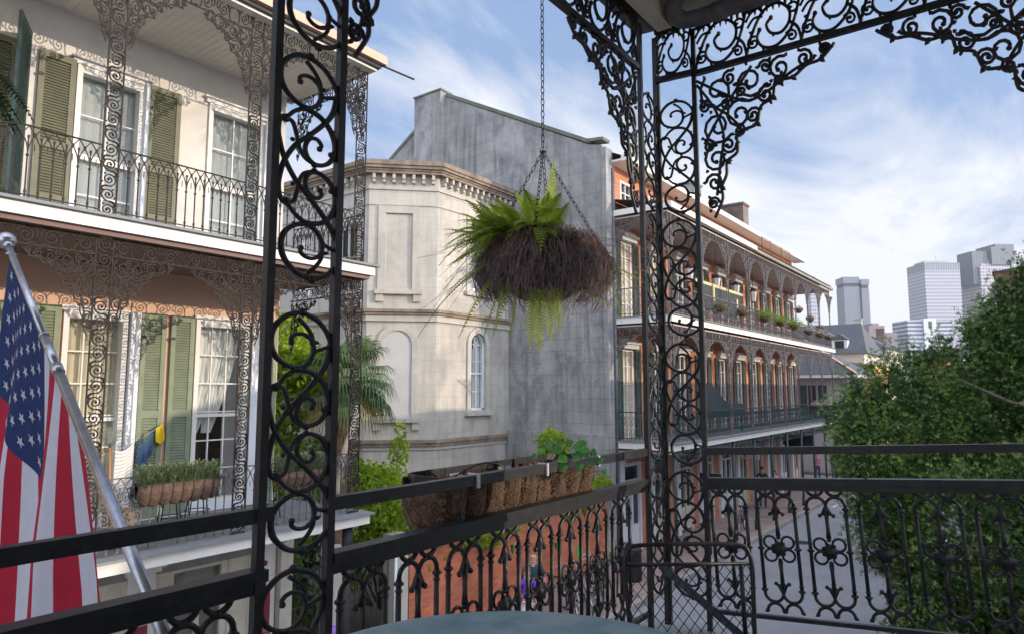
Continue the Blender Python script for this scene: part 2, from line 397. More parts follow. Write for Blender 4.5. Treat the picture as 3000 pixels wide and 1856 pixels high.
def panel_unit(r=.0078, k=5, n=6):
    m = MB()
    for P, w in half:
        for mir in (0, 1):
            Q = [_z(x, (1480-y) if mir else y) for x, y in P]
            c = cr(Q, k); L = len(c)
            rr = [r*w*(1.15-.35*i/L) for i in range(L)]
            m.tube([V((p.x,0,p.y)) for p in c], rr, n, 0, NY)
            m.ball((c[-1].x,0,c[-1].y), r*1.25, 6, 4)
    for x, y, s in ((210,22,1.9),(70,484,1.6),(372,215,1.5),(180,370,1.5),(60,130,1.1),(62,280,1.1),(330,620,1.3),(108,600,1.0),(230,720,1.4),(240,170,1),(350,600,1.2),(205,530,1.2)):
        for mir in (0, 1):
            u, v = _z(x, (1480-y) if mir else y); m.ball((u,0,v), r*s, 6, 4, sc_=(1,.9,1))
    for x, y, a in ((60,160,2.6),(120,340,-2),(352,150,.3),(330,470,.6),(345,640,-.5),(40,600,3.1),(200,545,1.9),(280,200,-.4)):
        for mir in (0, 1):
            u, v = _z(x, (1480-y) if mir else y); leaf_nub(m, u, v, -a if mir else a, r*1.5)
    return m
PU = panel_unit()
own = thing('gallery_house', 'near balcony of black cast iron scrollwork that frames the whole view', 'house', (2,0,G))
def column(x0, x1, y, ang=0, tops=(6.73,5.87,5.095,4.35+.62), z0=DK, z1=7.9, name='scroll_column'):
    """two bars with scroll castings between; direction ang from (x0,y)"""
    w = x1-x0; f = MB()
    for s in (0, 1): f.bar((w*s,0,z0-.5),(w*s,0,z1), .027, .027, up=(0,1,0))
    Mx = Matrix.Translation((x0,y,0)) @ Matrix.Rotation(ang,4,'Z')
    fb = MB(); fb.add(f, Mx); o = obj(name, fb, mIron, own)
    g = MB(); sx = (w-.027)/W_/1.02
    for zt in tops: g.add(PU, Mx @ T(w/2,0,zt, sx=1) @ Matrix.Diagonal((sx,1,1,1)))
    obj('scroll_casting', g, mIron, o, True, label=None)
    return o
# unit tops (0.78 m pitch)
TOPS = [7.475, 6.69, 5.845, 5.06]
column(1.195, 1.447, 1.82, 0, TOPS)
column(3.765, 3.992, 1.82, 0, [7.48,6.70,5.92,5.14])
SD = V((.114,-.993,0)).normalized(); SA = math.atan2(SD.y, SD.x)
column(4.002, 4.242, 1.81, SA, [7.45,6.67,5.89,5.11])
column(-1.10, -.88, 1.82, 0, TOPS)
P2 = V((4.0,1.81,0)) + SD*2.08
column(P2.x, P2.x+.235, P2.y, SA, [7.45,6.67,5.89,5.11], name='scroll_column')

# baluster casting (paired arches, rosette)
def baluster(r=.0092, n=6):
    m = MB()
    for s in (-1, 1):
        B_ = .098*s
        m.tube([V((B_,0,-.24)),V((B_,0,.24))], r*1.15, n, 0, NY)
        for q in (-1, 1):
            m.tube([V((p[0],0,p[1])) for p in circ(B_/2, .24*q, .049, 10, 0 if q > 0 else math.pi, math.pi if q > 0 else 2*math.pi)], r, n, 0, NY)
            # U hooks outside the arches
            a0, a1 = (math.pi, 2*math.pi) if q > 0 else (0, math.pi)
            m.tube([V((p[0],0,p[1])) for p in circ(B_/2, .338*q, .042, 10, a0, a1)], r, n, 0, NY)
            for e in (-1, 1):
                leaf_nub(m, B_/2+.042*e, .335*q, math.pi/2*q + e*.9*q*-1, r*1.7)
                m.ball((B_/2+.044*e,0,.338*q), r*1.3, 6, 4)
            m.ball((B_,0,.225*q), r*2.0, 8, 5, sc_=(1.1,1,.6)); m.ball((B_,0,.200*q), r*1.6, 8, 5, sc_=(1,1,.6))
            m.ball((B_/2,0,.292*q), r*1.5, 6, 4)
        m.ball((B_,0,0), r*1.9, 8, 5, sc_=(1.2,1,.6))
    for q in (-1, 1):
        m.tube([V((0,0,.07*q)),V((0,0,.12*q)),V((0,0,.215*q))], [r*1.6,r*1.1,r*1.4], n, 0, NY)
        sp_ = [(-.038,.190),(-.026,.205),(-.012,.235),(0,.262),(.012,.235),(.026,.205),(.038,.190),(.018,.193),(0,.186),(-.018,.193)]
        m.prism([(u, v*q) for u, v in sp_], -.008, .008)
        for e in (-1, 1): m.ball((.034*e,0,.190*q), r*1.3, 6, 4)
        for e in (-1, 1): m.tube([V((p[0],0,p[1])) for p in circ(.047*e, .036*q, .033, 12)], r*.8, n, 0, NY)
        m.ball((0,0,.062*q), r*1.4, 6, 4)
    ro = []
    for i in range(28):
        a = 2*math.pi*i/28; rr = .040+.006*math.cos(7*a); ro.append((rr*math.cos(a), rr*math.sin(a)))
    m.prism(ro, -.010, .010); m.ball((0,0,0), .026, 10, 6, sc_=(1,.8,1))
    return m
BAL = baluster().mesh('baluster', mIron, True)
def rail(p0, d, L, slope, mats=mIron, step=.262, first=.13, zt=5.06, zu=5.235, zb=4.315, caps=True):
    """railing from p0 along d; sub parts: handrail, balusters"""
    e = p0 + d*L; up = V((0,0,1))
    A = lambda s, z: p0 + d*s + up*(z+slope*s)
    f = MB(); f.bar(A(0,zb),A(L,zb), .03, .022); 
    o = obj('railing', f, mIron, own)
    g = MB()
    g.bar(A(0,zt+.004),A(L,zt+.004), .060, .034); g.bar(A(0,zt-.030),A(L,zt-.030), .036, .033)
    obj('handrail', g, mIron, o)
    g = MB(); g.bar(A(-.02,zu),A(L+.02,zu), .036, .042); obj('upper_bar', g, mIron, o)
    ang = math.atan2(d.y, d.x); s = first; k = 0
    while s < L-.06:
        q = bpy.data.objects.new('baluster', BAL); C.objects.link(q); q.parent = o
        q.matrix_local = Matrix.Translation(A(s, 4.690)) @ Matrix.Rotation(ang,4,'Z') @ Matrix.Rotation(-math.atan(slope),4,'Y')
        s += step
    return o
rl1 = rail(V((1.46,1.83,0)), V((1,0,0)), 2.28, 0, first=.145)
rl2 = rail(V((-1.0,1.83,0)), V((1,0,0)), 2.22, -.0, first=.20)
ps = V((4.0,1.81,0)) + SD*.255
rl3 = rail(ps, SD, 1.88, .055, first=.125)
# little double scroll between the two side rails
m = MB()
for s in (-1, 1):
    iron(m, spiral(.045*s, .03, .026, math.pi/2, 1.2, -s), .0032, 5); iron(m, spiral(.035*s, -.035, .022, -math.pi/2, 1.2, s), .0032, 5)
    iron(m, [(.045*s,.056),(.02*s,.02),(0,0),(.012*s,-.03),(.035*s,-.057)], .0032, 5)
g = MB(); q = ps+SD*.80; g.add(m, Matrix.Translation((q.x,q.y,5.185)) @ Matrix.Rotation(SA,4,'Z')); obj('scroll_ornament', g, mIron, rl3)

# frieze band
def frieze_unit(r=.0105, n=5):
    m = MB(); h = .15
    iron(m, cr([(-.17,-.145),(-.13,-.02),(-.06,.10),(.03,.135),(.10,.08),(.10,0),(.05,-.055),(-.015,-.045),(-.04,.01),(-.01,.05)], 5), r, n, end=r*1.5)
    iron(m, cr([(.17,.145),(.14,.03),(.10,-.06),(.02,-.13),(-.06,-.125),(-.10,-.07),(-.085,-.01)], 5), r, n, end=r*1.5)
    iron(m, cr([(-.17,.12),(-.10,.14),(-.06,.10)], 4), r, n, end=r*1.4)
    iron(m, cr([(.10,.0),(.15,-.05),(.17,-.13)], 4), r, n, end=r*1.4)
    iron(m, cr([(-.16,.02),(-.12,.07),(-.07,.075)], 4), r*.8, n, end=r*1.2)
    iron(m, circ(.125,.085,.03,10), r*.8, n)
    iron(m, spiral(-.125,-.085,.045,1.2,1.3,1,.2,10), r*.8, n, end=r*1.2)
    iron(m, spiral(.11,-.095,.040,2.6,1.2,-1,.2,10), r*.8, n, end=r*1.2)
    iron(m, cr([(-.17,.06),(-.13,.115),(-.05,.145)],4), r*.8, n)
    for u, v, a in ((-.13,-.02,2.8),(.03,.135,1.5),(.10,-.05,-.4),(-.06,-.125,-2),(.10,.08,.3),(0,-.05,-1.6)): leaf_nub(m, u, v, a, r*1.8)
    return m
FU = frieze_unit()
def frieze(A, L, ang, slope, zc=7.765):
    g = MB(); n = round(L/.335); st = L/n; 
    for i in range(n):
        p = A(st*(i+.5), zc); g.add(FU, Matrix.Translation(p) @ Matrix.Rotation(ang,4,'Z') @ Matrix.Diagonal((st/.34*(1 if i % 2 else 1),1,1,1)))
    o = obj('frieze', g, mIron, own, True)
    f = MB(); f.bar(A(0,7.60),A(L,7.60), .035, .032); obj('frieze_bar', f, mIron, o)
    f = MB(); f.bar(A(0,7.93),A(L,7.93), .03, .03)
    for i in range(int(L/.035)):
        p = A(.02+i*.035, 7.915); f.tube([p, p+V((0,0,-.025)), p+V((0,0,-.055))], [.012,.011,.003], 4)
    obj('frieze_bar', f, mIron, o)
AL = lambda x0: (lambda s, z: V((x0+s, 1.82, z)))
frieze(AL(1.46), 2.27, 0, 0); frieze(AL(-.88), 2.10, 0, 0)
frieze(lambda s, z: ps + SD*(s) + V((0,0,z+.055*s)), 1.88, SA, .055)
frieze(lambda s, z: V((3.975,1.81,0)) + SD*s*1.0 + V((0,0,z)), .235, SA, 0)
# brackets: concave fretted quarter, unit square scaled
def bracket(w, h, r, n=5, dens=1):
    m = MB()
    S = [(.15,-.13,.125,2.2,1),(.40,-.12,.105,-.4,-1),(.62,-.085,.075,1,1),(.79,-.065,.055,2,-1),(.93,-.04,.035,0,1),
         (.13,-.38,.11,-.6,-1),(.30,-.33,.10,.7,1),(.10,-.60,.085,1.8,1),(.20,-.52,.055,0,-1),(.07,-.76,.06,3,-1),(.05,-.90,.04,0,1),(.50,-.24,.055,1,1),(.21,-.23,.05,2,-1),(.33,-.17,.045,0,1)]
    S += [(.25,-.06,.05,1,1),(.52,-.05,.045,3,-1),(.05,-.22,.045,0,1),(.05,-.50,.04,2,-1),(.40,-.36,.05,.5,1),(.29,-.44,.04,2,-1),(.60,-.16,.035,1,-1)]
    for u, v, rr, a, d in S:
        rr *= 1.12; P = spiral(u, v, rr, a, 1.45, d, .22, 11); iron(m, [(x*w, y*h) for x, y in P], r, n, end=r*1.5)
        for q in (0, 1, 2):
            an = a+q*2.1; leaf_nub(m, (u+rr*math.cos(an))*w, (v+rr*math.sin(an))*h, an, r*1.7)
    edge = [(1.0,-.02),(.90,-.10),(.80,-.115),(.70,-.17),(.58,-.17),(.55,-.27),(.46,-.31),(.42,-.42),(.33,-.44),(.27,-.46),(.26,-.58),(.18,-.63),(.165,-.72),(.12,-.80),(.12,-.88),(.05,-1.0)]
    E_ = cr([(u*w, v*h) for u, v in edge], 4); m.tube([V((p.x,0,p.y)) for p in E_], r, n, 0, NY)
    for i, (u, v) in enumerate(edge[1:-1:2]): leaf_nub(m, u*w, v*h, -.8, r*2.4); m.ball((u*w,0,v*h), r*1.6, 6, 4)
    for c in ([(0,-.02),(.20,-.16),(.36,-.25),(.52,-.22),(.70,-.13),(.86,-.08)], [(0,-.05),(.12,-.25),(.17,-.45),(.13,-.62),(.08,-.85)], [(.02,-.48),(.16,-.30),(.42,-.02)], [(.30,-.42),(.20,-.30),(.06,-.20)]):
        E_ = cr([(u*w, v*h) for u, v in c], 5); m.tube([V((p.x,0,p.y)) for p in E_], r*.95, n, 0, NY)
    return m
BK = bracket(.80, .92, .0100, 6)
BKm = BK.mesh('bracket', mIron, True)
def place_br(M):
    q = bpy.data.objects.new('corner_bracket', BKm); C.objects.link(q); q.parent = own
    q.matrix_parent_inverse = Matrix.Translation(own.location).inverted(); q.matrix_basis = M
FX = Matrix.Diagonal((-1,1,1,1))
place_br(Matrix.Translation((1.465,1.82,7.58)) @ Matrix.Diagonal((1,1,.88,1)))
place_br(Matrix.Translation((3.715,1.82,7.58)) @ FX)
RS = Matrix.Rotation(SA,4,'Z')
place_br(Matrix.Translation((ps.x,ps.y,7.565)) @ RS @ Matrix.Rotation(-.055,4,'Y'))
pe = ps+SD*1.81
place_br(Matrix.Translation((pe.x,pe.y,7.67)) @ RS @ Matrix.Rotation(-.055,4,'Y') @ FX)
# deck, soffit, beams, gutter pipe
g = MB(); poly = [(-3,-.35),(3.2,-.35),(3.2,-3),(4.75,-3),(4.08,1.95),(-3,1.95)]
g.prism([(u, v) for u, v in poly], 4.06, DK, 0, lambda u, y, v: (u, v, y)); obj('deck', g, M_('painted_deck', (.28,.29,.31), .6, 0, .1, 4), own)
g = MB(); g.prism([(-3,-.35),(3.2,-.35),(3.2,-3),(4.66,-3),(4.05,1.80),(-3,1.80)], 7.975, 8.05, 0, lambda u, y, v: (u, v, y))
for i in range(16): g.box(-3,3.9 if i > 0 else 3.9,1.60-.115*i,1.603-.115*i,7.967,7.975)
obj('ceiling', g, mSoff, own)
g = MB(); g.prism([(-3,-.35),(3.2,-.35),(3.2,-3),(4.85,-3),(4.15,2.02),(-3,2.02)], 8.055, 8.25, 0, lambda u, y, v: (u, v, y)); obj('roof', g, mSlate, own)
g = MB(); g.box(-3,3.86,1.64,1.735,7.86,7.972); obj('beam', g, mCream, own)
g = MB(); g.bar((3.975,1.80,7.985),(4.53,-3,8.24), .07, .05); g.bar((-3,1.815,7.985),(3.98,1.815,7.985),.05,.05); obj('dark_beam', g, mIronD, own)
g = MB(); g.tube(cr([(3.70,1.50,8.0),(3.74,1.58,7.90),(3.84,1.56,7.875),(3.875,1.46,7.875),(3.885,1.36,7.88),(3.975,.5,7.92),(4.36,-3,8.07)],4), .052, 12, 0); g.tube([(3.883,1.38,7.878),(3.89,1.31,7.884)], .060, 12); obj('drain_pipe', g, mPipe, own, True)
g = MB(); g.box(-3,3.2,-9,-.35,ST,8.3); g.box(-3,3.2,-9,-.35,8.304,9.0); obj('wall', g, mStuc, own)
# curved cable hanging at the left column
g = MB(); g.tube(cr([(1.47,1.85,5.20),(1.49,1.9,5.12),(1.55,2.0,5.03),(1.68,2.1,4.98)],5), .004, 5); obj('cable', g, mIronD, own)

# ------------------------------------------------------------------ table
tb = thing('patio_table', 'round patio table with mottled blue green glass top at the bottom edge', 'table', (1.18,.888,DK))
m, t, b_ = nt('mottled_top'); vo = t.nodes.new('ShaderNodeTexNoise'); vo.inputs['Scale'].default_value = 13; vo.inputs['Detail'].default_value = 6; t.links.new(pos(t), vo.inputs['Vector'])
c = mixc(t, ramp(t, vo.outputs['Fac'], .35, .65), (.15,.27,.30), (.28,.42,.44)); c = mixc(t, ramp(t, noise(t, pos(t), 3, 3), .5, .7), c, (.40,.45,.50)); t.links.new(c, b_.inputs['Base Color'])
b_.inputs['Roughness'].default_value = .32; bump(t, b_, vo.outputs['Fac'], .25, .004); mTop = m
g = MB(); g.lathe([(0,.742),(.565,.742),(.58,.748),(.582,.758),(.572,.767),(0,.767)], n=72); obj('table_top', g, mTop, tb, local=True)
g = MB(); g.tube([(.57*math.cos(2*math.pi*i/40), .57*math.sin(2*math.pi*i/40), .735) for i in range(40)], .012, 6, closed=True); obj('rim', g, mIron, tb, True, local=True)
for i in range(4):
    a = i*math.pi/2+.6; g = MB(); g.tube([(.48*math.cos(a),.48*math.sin(a),.70),(.42*math.cos(a),.42*math.sin(a),.35),(.50*math.cos(a),.50*math.sin(a),0)], .014, 8); obj('leg', g, mIron, tb, True, local=True)

# ------------------------------------------------------------------ wire mesh chair
def mesh_panel(g, w0, w1, z0, z1, r=.0024, cell=.022, yf=lambda z: 0):
    """expanded metal: zigzag strands"""
    n = int((max(w0, w1)*2)/cell); rows = int((z1-z0)/(cell*1.15))
    for i in range(-n//2, n//2+1):
        P = []
        for j in range(rows+1):
            z = z0+(z1-z0)*j/rows; x = i*cell + (cell/2)*(1 if ((j+i) % 2) else -1)*.96
            w = w0+(w1-w0)*j/rows; P.append(V((max(-w, min(w, x)), yf(z), z)))
        g.tube(P, r, 4, 0, NY)
ch = thing('mesh_chair', 'black metal patio chair with expanded mesh back and rounded top corners', 'chair', (2.62,1.09,DK), R(-51))
yb = lambda z: .0+(z-.42)*.14
g = MB(); w = .255
g.tube(cr([(-.24,.0,.40),(-.25,yb(.6),.60),(-w,yb(.70),.70),(-w+.01,yb(.755),.755),(-w+.05,yb(.785),.785),(0,yb(.79),.79),(w-.05,yb(.785),.785),(w-.01,yb(.755),.755),(w,yb(.70),.70),(.25,yb(.6),.60),(.24,0,.40)],6), .0088, 8)
g.bar((-w,yb(.715),.715),(w,yb(.715),.715), .010, .012); g.bar((w-.045,yb(.715),.715),(w-.05,yb(.42),.42), .014,.014)
obj('back_frame', g, mIron, ch, True, local=True)
g = MB(); mesh_panel(g, .235, .25, .42, .712, yf=yb); obj('back_mesh', g, mIron, ch, local=True)
g = MB(); g.tube(cr([(-.24,.0,.40),(-.25,-.25,.42),(-.22,-.45,.42),(0,-.48,.42),(.22,-.45,.42),(.25,-.25,.42),(.24,0,.40)],5), .0105, 8)
for i in range(24):
    x = -.23+i*.02; g.tube([(x,-.46,.415),(x,0,.405)], .0016, 4)
for j in range(22): y = -.46+j*.021; g.tube([(-.24,y,.413),(.24,y,.413)], .0016, 4)
obj('seat', g, mIron, ch, local=True)
for sx in (-1, 1):
    g = MB(); g.tube([(.24*sx,0,.40),(.26*sx,.05,0)], .0105, 8); obj('leg', g, mIron, ch, True, local=True)
    g = MB(); g.tube([(.24*sx,-.44,.41),(.26*sx,-.47,0)], .0105, 8); obj('leg', g, mIron, ch, True, local=True)
g = MB(); g.bar((-.10,.09,.70),(.25,.05,.40), .03, .012, up=(0,1,0)); obj('brace', g, M_('scuffed_grey_steel', (.12,.14,.17), .4, .3, .3, 40), ch, local=True)
# ------------------------------------------------------------------ galleried house across the street
LH = thing('galleried_house', 'cream stucco house across the street with brown lace ironwork galleries and green shutters', 'house', (3,10.2,G))
D2, D1 = 7.53, 3.74
def wall_with_holes(mb, x0, x1, z0, z1, y, holes, m=0, depth=.22, axis='x', jm=None):
    """outer wall face at y with rectangular holes [(xa,xb,za,zb)], with reveals; axis 'x': face normal -Y"""
    xs = sorted({x0, x1, *[h[0] for h in holes], *[h[1] for h in holes]}); zs = sorted({z0, z1, *[h[2] for h in holes], *[h[3] for h in holes]})
    P = (lambda a, d, z: (a, y+d, z)) if axis == 'x' else (lambda a, d, z: (y+d, a, z))
    for i in range(len(xs)-1):
        for j in range(len(zs)-1):
            cx, cz = (xs[i]+xs[i+1])/2, (zs[j]+zs[j+1])/2
            if any(h[0] < cx < h[1] and h[2] < cz < h[3] for h in holes): continue
            mb.face([P(xs[i],0,zs[j]),P(xs[i+1],0,zs[j]),P(xs[i+1],0,zs[j+1]),P(xs[i],0,zs[j+1])], m)
    for a, b_, c, d in holes:
        q = m if jm is None else jm
        mb.face([P(a,0,c),P(a,depth,c),P(a,depth,d),P(a,0,d)], q); mb.face([P(b_,0,c),P(b_,0,d),P(b_,depth,d),P(b_,depth,c)], q)
        mb.face([P(a,0,d),P(a,depth,d),P(b_,depth,d),P(b_,0,d)], q); mb.face([P(a,0,c),P(b_,0,c),P(b_,depth,c),P(a,depth,c)], q)
wins = [(3.60,4.50,D2+.02,10.06,'u'),(5.50,6.48,D2+.02,10.16,'u'),(1.5,2.4,D2+.02,10.06,'u'),
        (3.64,4.46,D1+.04,6.66,'l'),(5.46,6.36,D1+.04,6.68,'l'),(1.6,2.5,D1+.04,6.66,'l')]
g = MB()
wall_with_holes(g, -5, 6.93, 7.40, 10.80, 10.2, [w[:4] for w in wins if w[4] == 'u'], 0, .25)
wall_with_holes(g, -5, 6.93, 3.6, 7.40, 10.2, [w[:4] for w in wins if w[4] == 'l'], 1, .25)
g.face([(6.93,10.2,.3),(6.93,22,.3),(6.93,22,11),(6.93,10.2,11)], 2); g.face([(-5,22,.3),(6.93,22,.3),(6.93,22,11),(-5,22,11)], 2)
obj('wall', g, [mStuc, mStucP, mStuc], LH)
def bars(g, xs, zs, x0, x1, z0, z1, y, w=.022, d=.03, m=0):
    for x in xs: g.box(x-w/2, x+w/2, y, y+d, z0, z1, m)
    for z in zs: g.box(x0, x1, y+.002, y+d-.002, z-w/2, z+w/2, m)
def curtain(g, x0, x1, z0, z1, y, m=0, waves=9, amp=.018, gather=None):
    n = 48; L = []
    for j in range(9):
        v = j/8; z = z1+(z0-z1)*v; row = []
        for i in range(n+1):
            u = i/n; x = x0+(x1-x0)*u
            if gather: x = x0+(x1-x0)*(u*(1-gather*v**1.6) + (gather*v**1.6 if gather < 0 else 0)) if gather > 0 else x1-(x1-x0)*(1-u)*(1+gather*v**1.6)
            row.append((x, y+amp*math.sin(u*waves*2*math.pi+.5*math.sin(7*u)), z))
        L.append(row)
    for j in range(8):
        for i in range(n): g.face([L[j][i],L[j+1][i],L[j+1][i+1],L[j][i+1]], m)
for k, (xa, xb, za, zb, lv) in enumerate(wins):
    f = MB(); y = 10.30
    for a, b_ in ((xa,xa+.07),(xb-.07,xb)): f.box(a, b_, 10.16, 10.34, za, zb)
    f.box(xa+.071, xb-.071, 10.165, 10.335, zb-.10, zb); f.box(xa+.071, xb-.071, 10.165, 10.335, za, za+.16)
    if lv == 'u': f.box(xa-.06, xb+.06, 10.15, 10.198, zb+.005, zb+.07); f.box(xa-.09, xb+.09, 10.11, 10.198, zb+.071, zb+.10)
    else: f.box(xa-.03, xb+.03, 10.16, 10.198, zb+.005, zb+.07)
    w = obj('window', f, mWhite, LH)
    s = MB(); zm = za+.16+(zb-za-.26)*.48; mid = (xa+xb)/2
    nx = [mid] if lv == 'u' else [xa+.07+(xb-xa-.14)/3, xa+.07+(xb-xa-.14)*2/3]
    rows = 4 if lv == 'u' else 6
    zs = [za+.16+(zb-za-.26)*i/rows for i in range(1, rows)]
    bars(s, nx, zs, xa+.07, xb-.07, za+.16, zb-.10, 10.27, .02)
    s.box(xa+.071, xb-.071, 10.255, 10.31, zm-.025, zm+.025)
    obj('sash', s, mWhite, w)
    p = MB(); p.face([(xa+.07,10.29,za+.16),(xb-.07,10.29,za+.16),(xb-.07,10.29,zb-.1),(xa+.07,10.29,zb-.1)]); obj('pane', p, mGlassR if lv == 'u' else mGlass, w)
    p = MB()
    if lv == 'u':
        curtain(p, xa+.02, xb-.02, za+.1, zb-.05, 10.37, 0, 7, .01); mt = mCurtW
    elif k == 3:
        curtain(p, xa+.02, xb-.02, za+.1, zb-.05, 10.37, 0, 8); mt = mCurt
    elif k == 4:
        curtain(p, xa+.02, xa+.62, za+1.15, zb-.05, 10.36, 0, 6, .018, .72); curtain(p, xa+.28, xb-.02, za+1.15, zb-.05, 10.40, 0, 7, .018, .75); mt = mCurtW
    else: curtain(p, xa+.02, xb-.02, za+.1, zb-.05, 10.37, 0, 8); mt = mCurt
    obj('curtain', p, mt, w, True)
    p = MB(); p.face([(xa-.3,11.4,za-.1),(xb+.3,11.4,za-.1),(xb+.3,11.4,zb+.1),(xa-.3,11.4,zb+.1)]); p.box(xa+.1,xb-.3,11.0,11.2,za,za+1.0); obj('room', p, mInt, w)
# shutters -------------------------------------------------------------
def shutter(x0, x1, z0, z1, y, mat, pnl=.0, n=34, louv=(.0,1), axis=None, midr=.5):
    """louvred leaf in a frame; axis=None: flat on the wall"""
    g = MB(); W2 = x1-x0; fw = .07
    g.box(0, fw, 0, .035, z0, z1); g.box(W2-fw, W2, 0, .035, z0, z1)
    zm = z0+(z1-z0)*midr
    g.box(fw, W2-fw, .001, .034, z1-.09, z1); g.box(fw, W2-fw, .001, .034, z0, z0+.12); g.box(fw, W2-fw, .001, .034, zm-.05, zm+.05)
    zp = z0+.12
    if pnl:
        zp = z0+pnl; g.box(fw, W2-fw, .001, .034, zp-.05, zp+.04); g.box(fw, W2-fw, .012, .030, z0+.12, zp-.05); g.box(fw+.04, W2-fw-.04, .004, .020, z0+.17, zp-.10); zp += .04
    for a, b_ in ((zp, zm-.05), (zm+.05, z1-.09)):
        k = max(3, int((b_-a)/.038)); st = (b_-a)/k
        for i in range(k):
            z = a+st*(i+.5); g.face([(fw,.006,z-st*.42),(W2-fw,.006,z-st*.42),(W2-fw,.030,z+st*.42),(fw,.030,z+st*.42)])
            g.face([(fw,.006,z-st*.42),(fw,.006,z-st*.62),(W2-fw,.006,z-st*.62),(W2-fw,.006,z-st*.42)])
    h = MB(); Mx = Matrix.Translation((x0,y,0)) if axis is None else Matrix.Translation((x0,y,0)) @ Matrix.Rotation(axis,4,'Z'); h.add(g, Mx)
    o = obj('shutter', h, mat, LH)
    for z in (z0+.35, z1-.35): k = MB(); k.add((lambda q: (q.box(-.015,.06,-.012,-.001,z-.02,z+.02), q)[1])(MB()), Mx); obj('hinge', k, mIronD, o)
    return o
y = 10.145
shutter(3.14,3.58,D2+.04,10.10,y,mShut,.55); shutter(4.56,5.04,D2+.04,10.12,y,mShut,.55)
shutter(3.00,3.60,D2+.04,10.24,y-.02,mShutD,.55,axis=R(-118)); shutter(2.48,2.9,D2+.04,10.1,y,mShut,.55)
for x0, x1, mt in ((3.22,3.60,mShutG),(4.64,5.00,mShutG),(5.07,5.43,mShutG),(6.56,6.88,mShutG),(2.60,3.0,mShutG)): shutter(x0,x1,D1+.04,6.71,y,mt,.62)
for x0, x1, z0, z1 in ((4.48,4.61,D1+.03,6.70),(6.39,6.52,D1+.03,6.70),(4.50,4.55,D2+.03,10.1),(6.48,6.53,D2+.03,10.1)): g = MB(); g.box(x0,x1,10.10,10.196,z0,z1); obj('jamb', g, mWhiteC, LH)
g = MB(); g.box(-5,6.93,10.15,10.197,D1+.02,D1+.16); g.box(-5,6.93,10.15,10.197,D2+.04,D2+.12); obj('skirting', g, mWhiteC, LH)
# decks, fascia, roof --------------------------------------------------
g = MB()
g.box(-5,7.20,8.19,10.2,7.40,7.50); g.box(-5,7.20,8.19,10.2,3.62,D1-.03); obj('deck', g, mDeck, LH)
g = MB()
for z in (D2-.14, D1-.16): g.box(-5,7.24,8.14,8.188,z,z+.135); g.box(7.202,7.24,8.19,10.2,z,z+.135)
obj('fascia', g, mFasc, LH)
g = MB()
for z in (D2, D1-.02): g.box(-5,7.29,8.08,10.2,z-.003,z+.028)
obj('deck_edge', g, mDeck, LH)
g = MB(); g.box(-5,7.18,8.20,10.19,7.33,7.398); obj('ceiling', g, M_('shade_brown_soffit', (.2,.13,.11), .8, 0, .1, 3), LH)  # dark brown carries the shade under the deck in its colour
g = MB(); g.box(-5,7.20,8.16,10.2,10.76,10.80)
for i in range(110): g.box(-4.9+i*.11,-4.894+i*.11,8.2,10.18,10.752,10.76)
obj('ceiling', g, mSoff, LH)
g = MB(); g.box(-5,7.30,8.02,8.16,10.86,11.00); g.box(7.20,7.30,8.16,10.6,10.86,11.00); obj('gutter', g, mTerra, LH)
g = MB(); g.tube([(7.25,8.1,10.86),(7.75,7.85,10.74)], .018, 6); g.box(-5,7.24,8.10,8.2,10.80,10.858,0); obj('rain_spout', g, mIronD, LH)
g = MB(); g.face([(-5,8.06,11.0),(7.26,8.06,11.0),(7.26,14,12.6),(-5,14,12.6)]); g.face([(7.26,8.06,11.0),(7.26,8.06,10.9),(7.26,20,10.9),(7.26,20,11.0),(7.26,14,12.6)]); g.face([(-5,14,12.6),(7.26,14,12.6),(7.26,20,11.0),(-5,20,11.0)]); obj('roof', g, mSlate, LH)
# ironwork -------------------------------------------------------------
def cscroll(r=.0096, n=4):
    """one link of the lace columns: spiral in a ring"""
    m = MB()
    iron(m, spiral(.0,.0,.078,-math.pi/2,1.75,1,.12,13), r, n, end=r*1.7)
    iron(m, cr([(.0,-.078),(-.05,-.08),(-.075,-.11),(-.06,-.13)],4), r, n, end=r*1.4)
    iron(m, cr([(.078,0),(.08,.05),(.05,.09),(.02,.10)],4), r, n, end=r*1.4)
    for a in (.6,2.2,3.6,5.0): leaf_nub(m, .068*math.cos(a), .068*math.sin(a), a, r*2)
    pass
    return m
CS = cscroll()
def lace_col(g, x0, x1, y, z0, z1, cs=CS, M=None, step=.178, r=.011):
    q = MB(); w = x1-x0
    for x in (x0, x1): q.tube([(x,y,z0),(x,y,z1)], r, 4)
    q.box(x0,x1,y-.006,y+.006,z0+.01,z0+.03)
    k = 0; z = z0+.12
    while z < z1-.05:
        q.add(cs, Matrix.Translation(((x0+x1)/2,y,z)) @ Matrix.Diagonal(((-1 if k % 2 else 1)*w/.175,1,1,1))); z += step; k += 1
    g.add(q, M)
def fr_unit(r=.0086, n=4, h=.17, w=.28):
    m = MB()
    iron(m, spiral(.02,0,h*.5,math.pi,1.8,-1,.12,13), r, n, end=r*1.6)
    iron(m, cr([(-w/2-.01,-h*.45),(-w*.3,-h*.5),(-w*.22,0),(-w*.30,h*.35),(-w*.42,h*.4)],4), r, n, end=r*1.4)
    iron(m, cr([(.02,h*.5),(w*.35,h*.45),(w*.45,h*.1),(w*.38,-.01)],4), r, n, end=r*1.4)
    iron(m, cr([(.03,-h*.5),(w*.3,-h*.42),(w*.42,-h*.5)],3), r, n)
    for a in (.8,2.4,4.4): leaf_nub(m, .02+h*.5*math.cos(a), h*.5*math.sin(a), a, r*1.9)
    return m
FL = fr_unit()
